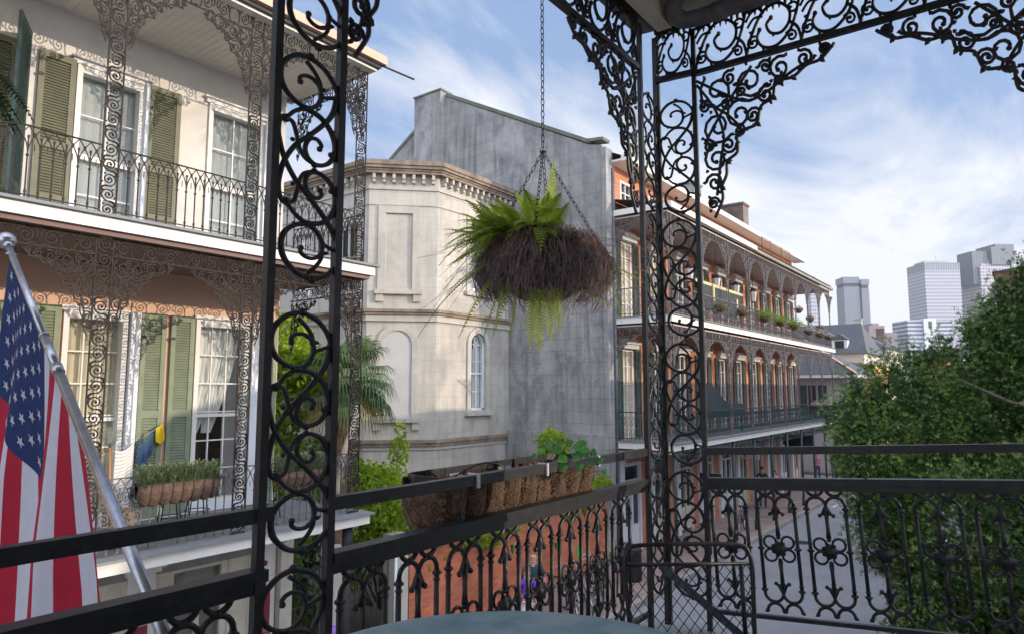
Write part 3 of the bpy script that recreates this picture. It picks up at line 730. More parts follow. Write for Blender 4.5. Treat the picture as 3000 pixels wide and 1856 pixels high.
def fr_band(g, x0, x1, y, z0, z1, u=FL, uh=.17, uw=.28, M=None):
    q = MB(); n = max(1, round((x1-x0)/uw)); st = (x1-x0)/n
    q.bar((x0,y,z0),(x1,y,z0),.014,.014); q.bar((x0,y,z1),(x1,y,z1),.014,.014)
    for i in range(n): q.add(u, Matrix.Translation((x0+st*(i+.5),y,(z0+z1)/2)) @ Matrix.Diagonal((st/uw*(1 if i % 2 else -1),1,(z1-z0)/(uh+.02),1)))
    g.add(q, M)
BL = bracket(.70,.90,.0086,4)
BLm = BL.mesh('bracket', mIronB)
def gothic_rail(g, x0, x1, y, z0, h=.84, M=None, st=.118, r=.0086):
    q = MB(); n = round((x1-x0)/st); st = (x1-x0)/n
    q.bar((x0,y,z0+h),(x1,y,z0+h),.022,.014); q.bar((x0,y,z0+.08),(x1,y,z0+.08),.014,.012)
    for i in range(n+1):
        x = x0+i*st; zt = z0+h*.64
        q.tube([(x,y,z0+.02),(x,y,zt+h*.22)], r, 4)
        q.box(x-.012,x+.012,y-.012,y+.012,zt-.03,zt-.012); q.box(x-.010,x+.010,y-.01,y+.01,z0+.10,z0+.13); q.box(x-.012,x+.012,y-.012,y+.012,z0+.0,z0+.03)
        for s in (-1, 1):
            if not (0 <= i+s <= n): continue
            P = [(x, zt), (x+s*st*.12, zt+h*.12), (x+s*st*.5, zt+h*.245), (x+s*st, zt+h*.355)]
            q.tube([(p.x,y,p.y) for p in cr(P,3)], r*.8, 4)
        q.box(x-.010,x+.010,y-.008,y+.008,zt+h*.20,zt+h*.235)
        if i < n: q.box(x+st/2-.012,x+st/2+.012,y-.007,y+.007,zt+h*.215,zt+h*.275); q.tube([(x+st/2,y,zt+h*.13),(x+st/2,y,zt+h*.04)], r*.7, 3)
    g.add(q, M)
cols = [(1.38,1.56),(3.25,3.43),(5.055,5.235),(6.94,7.14),(-.5,-.32)]
for z0, z1, zf0, zf1, zb in ((D2,10.80,10.55,10.80,10.53),(D1,7.38,7.12,7.32,7.10)):
    for x0, x1 in cols:
        g = MB(); lace_col(g, x0, x1, 8.31, z0, z1); o = obj('column', g, mIronB if z0 > 5 else mIronB, LH)
    Ms = Matrix.Translation((7.14,8.33,0)) @ Matrix.Rotation(math.pi/2,4,'Z')
    g = MB()
    for (a, b_) in ((-.32,1.38),(1.56,3.25),(3.43,5.055),(5.235,6.94)): fr_band(g, a, b_, 8.31, zf0, zf1)
    fr_band(g, .02, 1.85, 0, zf0, zf1, M=Ms); 
    for x0, x1 in cols: fr_band(g, x0+.01, x1-.01, 8.31, zf0, zf1, uw=.17) if False else None
    obj('frieze', g, mIronB, LH)
    for x0, x1 in cols:
        if x1 < 7: inst('bracket', BLm, LH, Matrix.Translation((x1+.005,8.31,zb)))
        inst('bracket', BLm, LH, Matrix.Translation((x0-.005,8.31,zb)) @ FX)
    inst('bracket', BLm, LH, Ms @ Matrix.Translation((.03,0,zb))); inst('bracket', BLm, LH, Ms @ Matrix.Translation((1.84,0,zb)) @ FX)
    g = MB()
    for (a, b_) in ((-.32,1.38),(1.56,3.25),(3.43,5.055),(5.235,6.94)): gothic_rail(g, a, b_, 8.31, z0+.03, .83)
    gothic_rail(g, .03, 1.84, 0, z0+.03, .83, M=Ms)
    obj('railing', g, mIronB if z0 > 5 else mIronG, LH)
# ornamental wider lace panel of the lower rail, left
g = MB()
for i in range(6):
    for j in range(3): g.add(CS, Matrix.Translation((2.55+i*.115,8.30,D1+.2+j*.22)) @ Matrix.Diagonal((-.8 if (i+j) % 2 else .8,1,1,1)))
obj('railing_panel', g, mIronG, LH); g = MB()
for i in range(4):
    for j in range(3): g.add(CS, Matrix.Translation((3.50+i*.115,8.30,D1+.2+j*.22)) @ Matrix.Diagonal((-.8 if (i+j) % 2 else .8,1,1,1)))
obj('railing_panel', g, mIronG, LH)
for x, y_ in ((6.98,8.34),(1.47,8.34),(3.4,8.34)):
    g = MB(); g.tube([(x,y_,G),(x,y_,3.6)], .06, 10); g.tube([(x,y_,G),(x,y_,G+.3)], .09, 10); g.tube([(x,y_,3.1),(x,y_,3.55)], .08, 10); obj('post', g, mIronD, LH, True)
# shopfront under the gallery -------------------------------------------
mMar = M_('maroon_panel', (.20,.018,.04), .5, 0, .12, 4)
g = MB(); wall_with_holes(g, -5, 6.93, G, 3.6, 10.2, [(5.25,6.2,G+.3,3.0),(3.35,4.35,G+.3,3.0),(1.3,2.4,G+.3,3.0)], 0, .2); obj('shopfront', g, mCream, LH)
for xa, xb in ((5.25,6.2),(3.35,4.35),(1.3,2.4)):
    g = MB(); g.box(xa,xa+.1,10.25,10.33,G,3.0); g.box(xb-.1,xb,10.25,10.33,G,3.0); g.box(xa+.1,xb-.1,10.252,10.33,2.9,3.0); g.box(xa+.1,xb-.1,10.252,10.33,2.35,2.42); g.box((xa+xb)/2-.04,(xa+xb)/2+.04,10.252,10.33,G,2.35)
    for s in (xa+.14, (xa+xb)/2+.08): g.box(s,s+(xb-xa)/2-.2,10.27,10.30,G+.1,1.2)
    d = obj('door', g, mCream, LH)
    p = MB(); p.face([(xa+.1,10.29,G),(xb-.1,10.29,G),(xb-.1,10.29,2.9),(xa+.1,10.29,2.9)]); obj('pane', p, mGlassR, d)
    p = MB(); p.box(xa+.02,xb-.02,10.45,10.5,G,3.0); obj('blind', p, mCream, d)
for x in (6.72,4.78,2.85):
    g = MB(); g.box(x-.19,x+.19,10.02,10.198,G,3.05); g.box(x-.23,x+.23,9.98,10.198,2.55,2.60); g.box(x-.24,x+.24,9.96,10.198,3.052,3.12); g.box(x-.28,x+.28,9.90,10.198,3.122,3.22); g.box(x-.32,x+.32,9.84,10.198,3.222,3.34); g.box(x-.23,x+.23,9.99,10.198,G,G+.4)
    p = obj('pilaster', g, mWhite, LH)
    q = MB(); q.box(x-.10,x+.10,10.005,10.021,G+.55,2.35); obj('panel', q, mMar, p)
    q = MB(); q.lathe([(0,0),(.045,0),(.04,.01),(0,.012)], n=16); r_ = MB(); r_.add(q, Matrix.Translation((x,10.02,2.82)) @ Matrix.Rotation(R(90),4,'X')); obj('roundel', r_, mMar, p)
g = MB(); g.box(-5,6.93,9.96,10.198,3.345,3.44); g.box(-5,6.93,9.90,10.198,3.442,3.60)
for i in range(12): g.prism([(0,0),(.0,-.22),(-.10,-.20),(-.16,-.10),(-.28,0)], -1+i*.62, -.78+i*.62, 0, lambda u, y, v: (y, 9.96+u, 3.58+v))
obj('cornice', g, mCream, LH)
g = MB(); g.box(4.98,6.50,10.03,10.197,3.0,3.34); g.box(3.05,4.58,10.03,10.197,3.0,3.34); obj('transom', g, M_('grey_transom', (.22,.21,.19), .5, 0, .2, 4), LH)
g = MB(); g.box(6.935,7.16,9.9,22,ST,3.55); g.box(6.935,7.20,9.86,22,3.2,3.3); obj('side_pier', g, mStone, LH)

# things standing on the lower gallery ----------------------------------
def rosemary(seed, n, x0, x1, y, z, h, d=.10):
    rnd = random.Random(seed); g = MB()
    for i in range(n):
        x = rnd.uniform(x0, x1); yy = y+rnd.uniform(-d, d); a = rnd.uniform(0, 6.3); l = h*rnd.uniform(.45,1); tilt = rnd.uniform(0,.65)
        dx, dy = math.cos(a)*tilt*l, math.sin(a)*tilt*l*.7
        P = [V((x,yy,z)), V((x+dx*.5,yy+dy*.5,z+l*.6)), V((x+dx,yy+dy,z+l))]
        g.tube(P, .003, 3)
        for k in range(9):
            t_ = k/9+.1; p = P[0].lerp(P[2], t_); b_ = rnd.uniform(0,6.3); q = V((math.cos(b_),math.sin(b_),rnd.uniform(.2,.9)))*.042; s = V((-math.sin(b_),math.cos(b_),0))*.007
            g.face([p-s, p+s, p+q+s*.3, p+q-s*.3])
    return g
mHerb = leafmat('grey_green_herb', (.16,.21,.09), (.25,.30,.14), (.34,.37,.22), 6)
mCoir = M_('coir_liner', (.12,.072,.046), .95, 0, .4, 30, stain=(.23,.15,.10), ss=9, samt=.7, bmp=.9, bs=110, bd=.02)
def trough(name, label, x0, x1, y, zt, dep, plant, group=None, liner=mCoir, n=None):
    o = thing(name, label, 'planter', ((x0+x1)/2,y,zt), 0, group); L = x1-x0; n = n or max(6, int(L/.115)); g = MB(); cols_ = n*6
    prev = None
    for i in range(cols_+1):
        u = i/cols_; x = x0+L*u; e = min(1, min(u, 1-u)*L/.12+.25)**.5; bul = .028*abs(math.sin(math.pi*u*n)); row = []
        for j in range(9):
            a = math.pi*j/8; row.append((x, y+math.cos(a)*(.10*e+(bul if 0 < j < 8 else 0)), zt-math.sin(a)*(dep*e+bul)))
        if prev:
            for j in range(8): g.face([prev[j],prev[j+1],row[j+1],row[j]])
        prev = row
    g.face([(x0+.02,y-.09,zt-.02),(x1-.02,y-.09,zt-.02),(x1-.02,y+.09,zt-.02),(x0+.02,y+.09,zt-.02)])
    obj('liner', g, liner, o, True)
    g = MB()
    for i in range(n+1):
        x = x0+L*i/n; P = [(x, y+math.cos(math.pi*j/8)*.106, zt-math.sin(math.pi*j/8)*dep*1.02) for j in range(9)]; g.tube(P, .004, 4)
    g.tube([(x0,y-.106,zt),(x1,y-.106,zt),(x1,y+.106,zt),(x0,y+.106,zt)], .005, 4, closed=True); obj('frame', g, mIronD, o)
    if plant: obj('foliage', plant, mHerb, o)
    return o
trough('hay_rack_planter', 'coir rack planter full of grey green herbs beside the clothesline', 3.79, 4.79, 8.20, D1+.78, .24, rosemary(1, 620, 3.83,4.76,8.2,D1+.74,.26), 'coir rack planters on the opposite gallery')
trough('hay_rack_planter', 'coir rack planter of pale herbs seen through the near scroll column', 5.62, 6.50, 8.20, D1+.76, .22, rosemary(2, 500, 5.66,6.47,8.2,D1+.72,.26), 'coir rack planters on the opposite gallery')
# clothesline and washing
L0, L1 = V((3.46,9.2,4.76)), V((4.93,10.08,5.08))
ln = lambda t_: L0.lerp(L1, t_) + V((0,0,-.10*4*t_*(1-t_)))
g = MB(); g.tube([ln(i/16) for i in range(17)], .0035, 4); solo('clothesline', g, M_('rope', (.5,.45,.35)), 'thin clothesline slung from the gallery rail to a green shutter', 'clothesline')
def cloth(a, b_, prof, mat, name, label, drop, waves=4, amp=.02, m2=None):
    g = MB(); n = 28; k = 12; L = []
    for j in range(k+1):
        row = []
        for i in range(n+1):
            u = i/n; p = ln(a+(b_-a)*u); e = prof(u, j/k); row.append((p.x + e[0], p.y+amp*math.sin(u*waves*6.28+j*.15)*min(1,.25+j/k), p.z-drop*e[1]*j/k - e[2]))
        L.append(row)
    for j in range(k):
        for i in range(n): g.face([L[j][i],L[j+1][i],L[j+1][i+1],L[j][i+1]])
    o = solo(name, g, mat, label, 'laundry', smooth=True, group='washing on the clothesline')
    md = o.modifiers.new('th','SOLIDIFY'); md.thickness = .004; return o
cloth(.47,.69, lambda u,v: (0,1,.05*math.sin(u*math.pi)*(1-v)), M_('white_cotton', (.8,.76,.72), .9, 0, .04), 'vest', 'white sleeveless vest pegged on the clothesline beside the rake', .60, 3, .012)
cloth(.73,.92, lambda u,v: (0,1-.25*abs(u-.45)*v*2,.07*math.sin(u*math.pi)*(1-v)), M_('denim', (.06,.12,.2), .9, 0, .2, 20), 'shorts', 'blue denim shorts hanging from the clothesline', .44, 2.5, .02)
cloth(.96,1.05, lambda u,v: (.02*v,1-.6*abs(u-.6),0), M_('yellow_cloth', (.85,.62,.02), .8, 0, .1, 9), 'yellow_cloth', 'bright yellow cloth knotted at the shutter end of the clothesline', .30, 1.5, .03)
# rake
rk = thing('rake', 'orange handled fan rake standing tines up by the white vest', 'rake', (4.05,9.4,D1))
g = MB(); g.tube([(4.05,9.4,D1),(4.03,9.5,D1+1.12)], .012, 8); obj('handle', g, M_('orange_wood', (.5,.2,.05), .5, 0, .15, 12), rk, True)
g = MB()
for i in range(15): a = -.62+i*.0886; g.bar((4.03,9.5,D1+1.10),(4.03+math.sin(a)*.30,9.5,D1+1.10+math.cos(a)*.28), .010,.003)
g.bar((3.87,9.5,D1+1.32),(4.19,9.5,D1+1.32),.01,.008); obj('tines', g, M_('green_tines', (.08,.12,.09), .4), rk)
# bar stools, box, mats
def stool(x, y, lab):
    s = thing('bar_stool', lab, 'stool', (x,y,D1), 0, 'stools on the lower opposite gallery')
    g = MB(); g.lathe([(0,.60),(.15,.60),(.16,.62),(.15,.645),(0,.645)], n=16); obj('seat', g, mWood, s, local=True)
    for i in range(4):
        a = i*math.pi/2+.5; g = MB(); g.tube([(.10*math.cos(a),.10*math.sin(a),.60),(.19*math.cos(a),.19*math.sin(a),0.01)], .010, 6); obj('leg', g, mIronD, s, local=True)
    g = MB(); g.tube([(.16*math.cos(a*.3),.16*math.sin(a*.3),.22) for a in range(21)], .007, 5, closed=True); obj('foot_ring', g, mIronD, s, local=True)
stool(4.62,9.05,'tall round bar stool behind the herb planter, nearer the clothesline'); stool(5.10,9.25,'tall round bar stool standing nearest the white jamb of the curtained window')
stool(6.05,9.0,'tall round bar stool behind the second planter, near the end of the gallery')
g = MB(); 
for i in range(5): g.box(3.72,3.98,8.62+i*.05,8.665+i*.05,D1+.03,D1+.42)
g.box(3.70,4.0,8.60,8.88,D1+.42,D1+.44); solo('wooden_crate', g, mWood, 'brown slatted wooden crate on the lower gallery floor beside the rail', 'crate')
g = MB(); g.lathe([(0,0),(.30,0),(.30,.012),(0,.012)], (5.35,9.0,D1+.01), 24); solo('floor_mat', g, M_('lime_mat', (.42,.45,.08)), 'round yellow green mat lying on the lower gallery floor', 'mat')
g = MB(); g.tube(cr([(7.42,9.15,3.9),(7.44,9.05,4.5),(7.55,8.95,5.0),(7.66,8.95,5.35)],4), [.055]*13 if False else .045, 9)
for k in (4.2,4.65,5.05): g.lathe([(.05,-.008),(.056,0),(.05,.008)], (7.43+(k-4.2)*.12,9.1-(k-4.2)*.15,k), 9)
solo('cut_cane', g, M_('pale_cane', (.55,.45,.36), .6, 0, .15, 12), 'pale cut bamboo cane leaning by the shaggy palm trunk', 'cane', smooth=True)
# ------------------------------------------------------------------ pale stone house with canted corner
SH = thing('stone_house', 'pale ashlar house with a canted corner, blind windows and bracketed cornice behind the palm', 'house', (15,15,G))
A0, B0 = (13.45,15.45), (14.90,14.0)       # canted corner
L45 = math.hypot(B0[0]-A0[0], B0[1]-A0[1])
MC = Matrix.Translation((A0[0],A0[1],0)) @ Matrix.Rotation(R(-45),4,'Z')   # local x along the canted face, -y outwards
ZT = 12.05
g = MB()
# canted wall with blind openings
hol = [(.52,1.28,8.68,10.95),]
q = MB(); wall_with_holes(q, 0, L45, .3, ZT, 0, [(.53,1.29,8.68,10.90)], 0, .10); 
g.add(q, MC, 1)
g2 = MB(); wall_with_holes(g2, 14.90, 18.46, .3, ZT, 14.0, [(16.46,17.20,4.95,7.42),(16.46,17.20,8.75,11.0)], 0, .22); g.add(g2)
g3 = MB(); wall_with_holes(g3, 15.45, 32, .3, ZT, 13.45, [(16.0,16.9,8.6,10.6),(18.2,19.1,8.6,10.6)], 0, .2, 'y'); g.add(g3, None, 2)
g.face([(13.5,32,.3),(18.4,32,.3),(18.4,32,ZT),(13.5,32,ZT)], 0)
obj('wall', g, [mAshX, mAshD, mAshY], SH)
def outline(off):
    k = off*math.tan(R(22.5))
    return [(13.45-off,32),(13.45-off,15.45-k),(14.90-k,14.0-off),(18.455,14.0-off)]
def band(g, off, z0, z1, m=0):
    P = outline(off); Q = outline(-.02)
    for i in range(3):
        (a,b_),(c,d),(e,f),(h,k) = P[i],P[i+1],Q[i],Q[i+1]
        g.face([(a,b_,z0),(c,d,z0),(c,d,z1),(a,b_,z1)], m); g.face([(a,b_,z1),(c,d,z1),(h,k,z1),(e,f,z1)], m); g.face([(e,f,z0),(h,k,z0),(c,d,z0),(a,b_,z0)], m)
g = MB()
for off, z0, z1 in ((.06,7.62,7.80),(.04,3.86,3.97),(.03,11.12,11.16),(.045,11.60,11.70)): band(g, off, z0, z1)
obj('moulding', g, mStone, SH)
g = MB()
for off, z0, z1 in ((.12,7.802,7.88),(.17,7.882,7.97),(.10,3.972,4.06),(.14,4.062,4.16)): band(g, off, z0, z1)
obj('belt_course', g, mStoneD, SH)
g = MB()
for off, z0, z1 in ((.23,12.05,12.13),(.26,12.132,12.19),(.32,12.192,12.28),(.36,12.282,12.42)): band(g, off, z0, z1)
g.face([(x,y,12.42) for x,y in outline(0)]+[(18.4,32,12.42)]); obj('cornice', g, mStoneD, SH)
q = MB(); q.box(-.045,.045,-.20,-.0,11.90,12.045); q.box(-.045,.045,-.13,-.002,11.80,11.898); qm = q.mesh('cornice_bracket', mStone)
for i in range(7): inst('cornice_bracket', qm, SH, MC @ Matrix.Translation((.14+i*.295,0,0)))
for i in range(12): inst('cornice_bracket', qm, SH, Matrix.Translation((15.10+i*.295,14.0,0)))
for i in range(14): inst('cornice_bracket', qm, SH, Matrix.Translation((13.45,15.75+i*.3,0)) @ Matrix.Rotation(R(-90),4,'Z'))
def arch_pts(w, zs, n=12): return [(w/2*math.cos(math.pi*i/n), zs+w/2*math.sin(math.pi*i/n)) for i in range(n+1)]
def ring(g, w0, w1, z0, zs, y0, y1, M=None, n=12):
    """arched architrave between half widths"""
    q = MB(); a = [(w0/2,z0)]+arch_pts(w0, zs, n)+[(-w0/2,z0)]; b_ = [(w1/2,z0)]+arch_pts(w1, zs, n)+[(-w1/2,z0)]
    for i in range(len(a)-1):
        q.face([(a[i][0],y0,a[i][1]),(a[i+1][0],y0,a[i+1][1]),(b_[i+1][0],y0,b_[i+1][1]),(b_[i][0],y0,b_[i][1])])
        for w in (a, b_): q.face([(w[i][0],y0,w[i][1]),(w[i+1][0],y0,w[i+1][1]),(w[i+1][0],y1,w[i+1][1]),(w[i][0],y1,w[i][1])])
    g.add(q, M)
Mw = MC @ Matrix.Translation((.91,0,0))
bl = MB(); q = MB(); q.box(-.62,-.40,-.05,.0,8.55,11.1); q.box(.40,.62,-.05,.0,8.55,11.1); q.box(-.398,.398,-.05,.0,10.88,11.1)
q.box(-.70,.70,-.13,.0,8.42,8.548); q.box(-.66,-.44,-.08,.0,8.20,8.418); q.box(.44,.66,-.08,.0,8.20,8.418)
bl.add(q, Mw); o = obj('blind_window', bl, mStone, SH)
q = MB(); q.box(-.38,.38,.02,.09,8.68,10.90); bl = MB(); bl.add(q, Mw); obj('infill', bl, mStone, o)
bl = MB(); ring(bl, .86, 1.22, 4.78, 6.92, -.05, .0, Mw); q = MB(); q.box(-.68,.68,-.14,0,4.66,4.778); q.box(-.66,-.46,-.09,0,4.44,4.658); q.box(.46,.66,-.09,0,4.44,4.658); bl.add(q, Mw)
ring(bl, .40, .86, 4.78, 6.92, -.022, -.0, Mw) if False else None
o = obj('blind_window', bl, mStone, SH)
q = MB(); P = [(.43,4.78)]+arch_pts(.86,6.92)+[(-.43,4.78)]; q.prism([(u,v) for u,v in P], -.012, -.004); bl = MB(); bl.add(q, Mw); obj('infill', bl, M_('smooth_render', (.50,.48,.45), .85, 0, .05, 2, stain=(.4,.37,.34), ss=1.2, samt=.4), o)
# dark soot shadow line around the infill comes from real depth; raise ring
Mx = Matrix.Translation((16.83,14.0,0))
bl = MB(); ring(bl, .76, 1.10, 4.92, 7.02, -.06, .02, Mx); q = MB(); q.box(-.62,.62,-.15,0,4.80,4.918); bl.add(q, Mx); bl.box(16.25,16.459,13.96,14.0,8.7,11.12); bl.box(17.201,17.41,13.96,14.0,8.7,11.12); bl.box(16.459,17.201,13.96,14.0,11.002,11.12); bl.box(16.15,17.5,13.88,14.0,8.57,8.698)
# spandrels fill the square hole above the arch
q = MB(); ap = arch_pts(.74, 7.05)
for s in (1, -1): q.face([(s*.37,.03,7.42),(s*.37,.03,7.05)]+[(s*abs(u),.03,v) for u, v in ap[1:7]]+[(0,.03,7.42)])
bl.add(q, Mx); obj('window_surround', bl, mStone, SH)
w = MB(); ring(w, .60, .74, 4.96, 7.05, .05, .16, Mx); q = MB(); q.box(-.37,.37,.05,.12,4.95,5.03); q.box(-.02,.02,.06,.11,5.03,6.9); q.box(-.30,.30,.055,.10,6.10,6.14)
for s in (-1, 1):
    q.tube([(s*.15+.13*math.cos(a*math.pi/8),.09,6.90+.15*math.sin(a*math.pi/8)) for a in range(9)], .018, 4); q.box(s*.15-.006,s*.15+.006,.07,.09,5.03,6.9)
q.tube([(.075*math.cos(a*math.pi/6),.09,7.17+.11*math.sin(a*math.pi/6)) for a in range(13)], .015, 4)
for z in (5.55,6.5): q.box(-.30,.30,.07,.09,z-.008,z+.008)
w.add(q, Mx); w = obj('window', w, mWhiteC, SH); w = MB(); w.box(16.46,17.2,14.05,14.12,8.75,8.85); w.box(16.46,16.54,14.05,14.12,8.85,11); w.box(17.12,17.2,14.05,14.12,8.85,11); w.box(16.54,17.12,14.06,14.11,9.85,9.9); w.box(16.81,16.85,14.06,14.11,8.85,11); w = obj('window', w, mWhiteC, SH)
p = MB(); p.face([(16.46,14.14,4.95),(17.2,14.14,4.95),(17.2,14.14,7.42),(16.46,14.14,7.42)]); obj('pane', p, mGlass, w); p = MB(); p.face([(16.46,14.14,8.75),(17.2,14.14,8.75),(17.2,14.14,11),(16.46,14.14,11)]); obj('pane', p, mGlass, w)
p = MB(); curtain(p, 16.48,16.80,4.97,7.38,14.22,0,5); curtain(p,16.86,17.18,4.97,7.38,14.22,0,5); curtain(p,16.48,17.18,8.77,10.95,14.22,0,7); obj('curtain', p, mCurtW, w, True)
for y0 in (16.0,18.2):
    w = MB(); w.box(13.53,13.60,y0,y0+.06,8.6,10.6); w.box(13.53,13.60,y0+.84,y0+.9,8.6,10.6); w.box(13.53,13.60,y0+.06,y0+.84,10.52,10.6); w.box(13.54,13.59,y0+.06,y0+.84,9.6,9.65); w.box(13.54,13.59,y0+.43,y0+.47,8.6,10.52); w = obj('window', w, mWhiteC, SH)
    p = MB(); p.face([(13.62,y0,8.6),(13.62,y0+.9,8.6),(13.62,y0+.9,10.6),(13.62,y0,10.6)]); obj('pane', p, mGlassR, w)
g = MB(); q = MB(); ring(q, .5, .9, G, 2.6, -.04, 0, Mw); obj('lower_arch', q, mStone, SH)

# ------------------------------------------------------------------ brick row house with three storeys of galleries
BH = thing('brick_row_house', 'long orange brick row house with two tiers of iron galleries and a grey plastered gable', 'house', (29,10.3,G))
E2, E1 = 7.82, 4.05
X0, X1 = 18.80, 40.2
g = MB()
bw = []
xsw = [19.50+2.13*i for i in range(10)]
for x in xsw:
    bw += [(x,x+.85,E2+.02,10.45,2),(x,x+.85,E1+.02,6.95,1)]
att = [(x+.1,x+.95,11.75,12.45,3) for x in xsw]
wall_with_holes(g, X0, X1, 3.8, 13.0, 10.26, [h[:4] for h in bw+att], 0, .2)
g.face([(X1,10.26,.3),(X1,22,.3),(X1,22,13),(X1,10.26,13)], 1)
gb = MB(); wall_with_holes(gb, X0, X1, G, 3.8, 10.26, [(x-.1,x+1.15,G,3.3) for x in xsw], 0, .25); g.add(gb)
obj('wall', g, [mBrX, mBrY], BH)
# the gable wall
PY = [(10.28,.3),(10.28,13.30),(10.75,13.42),(16.85,16.62),(17.02,16.62),(22.8,13.0),(22.8,.3)]
g = MB(); g.prism(PY, 18.46, 18.795, 0, lambda u, y, v: (y, u, v)); obj('gable_wall', g, mGab, BH)
g = MB(); g.box(18.20,18.80,17.03,18.40,12.0,16.86); obj('gable_chimney', g, mGab, BH)
g = MB()
cop = [(10.22,13.302),(10.75,13.43),(16.85,16.63)]
g.bar((18.63,10.22,13.50),(18.63,10.78,13.56),.44,.10); g.bar((18.63,10.70,13.50),(18.63,16.95,16.75),.42,.12); g.bar((18.63,18.42,15.82),(18.63,22.9,13.0),.42,.12); g.box(18.16,18.84,16.99,18.44,16.862,16.93)
obj('coping', g, M_('mossy_coping', (.16,.17,.13), .9, 0, .25, 4, stain=(.07,.08,.07), ss=2), BH)
g = MB(); g.box(18.36,18.458,10.2,14.0,4.18,4.27); g.box(18.30,18.458,10.15,14.0,.3,4.178); g.box(18.40,18.83,10.12,10.28,.3,13.2); obj('plinth', g, mGab, BH)
g = MB(); g.tube([(18.78,10.08,12.6),(18.78,10.08,.6)], .05, 8); obj('downpipe', g, mPipe, BH, True)
# roof and eaves
g = MB(); g.face([(X0,9.75,12.95),(X1+.3,9.75,12.95),(X1+.3,16.9,16.3),(X0,16.9,16.3)]); g.face([(X0,16.9,16.3),(X1+.3,16.9,16.3),(X1+.3,23,12.9),(X0,23,12.9)]); obj('roof', g, mSlate, BH)
g = MB(); g.box(X0,X1+.5,9.62,9.80,12.78,12.98); g.box(X0,X1+.5,9.80,10.255,12.80,12.86); g.box(X0+.002,X0+8.1,8.12,8.28,11.02,11.20); g.box(18.74,18.798,8.12,10.2,11.02,11.20)
obj('eaves', g, mFasc, BH)
g = MB(); g.face([(X0,8.2,11.20),(X1,8.2,11.20),(X1,10.25,11.62),(X0,10.25,11.62)]); g.box(X0+8.15,X1,8.14,8.26,10.98,11.10); obj('gallery_roof', g, M_('copper_brown_roof', (.22,.2,.16), .7, 0, .3, 2, stain=(.12,.16,.13), ss=1), BH)
g = MB(); g.box(X0+.02,X1,8.3,10.25,10.92,10.96); g.box(X0+.02,X1,8.34,10.25,7.52,7.56); g.box(X0+.02,X1,8.34,10.25,3.74,3.78); obj('ceiling', g, M_('dusky_soffit', (.52,.43,.39), .8, 0, .12, 2), BH)
g = MB()
for z in (E2, E1): g.box(X0,X1+.06,8.20,8.238,z-.21,z-.02); g.box(X0-.04,X0-.002,8.20,10.2,z-.21,z-.02)
obj('fascia', g, mFasc, BH)
g = MB()
for z in (E2, E1): g.box(X0-.07,X1+.1,8.14,10.255,z-.018,z+.012)
obj('deck', g, mDeck, BH)
# windows: French doors behind long shutters, white lintels
def set_win(x, z0, z1, tint):
    f = MB(); xa, xb = x, x+.85
    f.box(xa,xa+.09,10.28,10.40,z0,z1); f.box(xb-.09,xb,10.28,10.40,z0,z1); f.box(xa+.09,xb-.09,10.285,10.395,z1-.08,z1)
    f.box((xa+xb)/2-.03,(xa+xb)/2+.03,10.29,10.38,z0,z1-.08)
    for k in range(1,5): f.box(xa+.09,xb-.09,10.30,10.34,z0+(z1-z0)*k/5-.012,z0+(z1-z0)*k/5+.012)
    f.box(xa-.10,xb+.10,10.10,10.258,z1+.002,z1+.14); f.box(xa-.16,xb+.16,10.04,10.258,z1+.142,z1+.22); f.box(xa-.08,xb+.08,10.14,10.258,z1+.222,z1+.32) 
    w = obj('window', f, mWhite, BH); p = MB(); p.face([(xa+.09,10.35,z0),(xb-.09,10.35,z0),(xb-.09,10.35,z1-.08),(xa+.09,10.35,z1-.08)]); obj('pane', p, tint, w)
    s = MB()
    for a in (xa-.40, xb+.03):
        s.box(a,a+.05,10.20,10.235,z0,z1); s.box(a+.32,a+.37,10.20,10.235,z0,z1)
        for zz in (z0, z0+(z1-z0)*.3, z0+(z1-z0)*.62, z1-.08): s.box(a+.05,a+.32,10.202,10.233,zz,zz+.08)
        n = int((z1-z0)/.07)
        for i in range(n): z = z0+.06*1+i*.07; s.face([(a+.05,10.203,z),(a+.32,10.203,z),(a+.32,10.225,z+.055),(a+.05,10.225,z+.055)])
    obj('shutter', s, mShutD, w)
mWinC = M_('lit_curtain_pane', (.5,.42,.28), .25, 0, .15, 2); mWinD = M_('dark_pane', (.03,.035,.04), .1, 0, .3, 2)
for i, x in enumerate(xsw):
    set_win(x, E1+.03, 6.92, mWinC if i in (0,) else mWinD); set_win(x, E2+.03, 10.42, mWinC if i in (0,1) else mWinD)
for x in xsw:
    f = MB(); f.box(x+.1,x+.18,10.26,10.42,11.75,12.45); f.box(x+.87,x+.95,10.26,10.42,11.75,12.45); f.box(x+.18,x+.87,10.262,10.42,12.37,12.45); f.box(x+.05,x+1.0,10.20,10.258,11.68,11.748); f.box(x+.50,x+.55,10.30,10.35,11.75,12.37); f.box(x+.18,x+.87,10.305,10.345,12.05,12.09)
    w = obj('attic_window', f, mWhite, BH); p = MB(); p.face([(x+.18,10.36,11.75),(x+.87,10.36,11.75),(x+.87,10.36,12.37),(x+.18,10.36,12.37)]); obj('pane', p, mWinD, w)
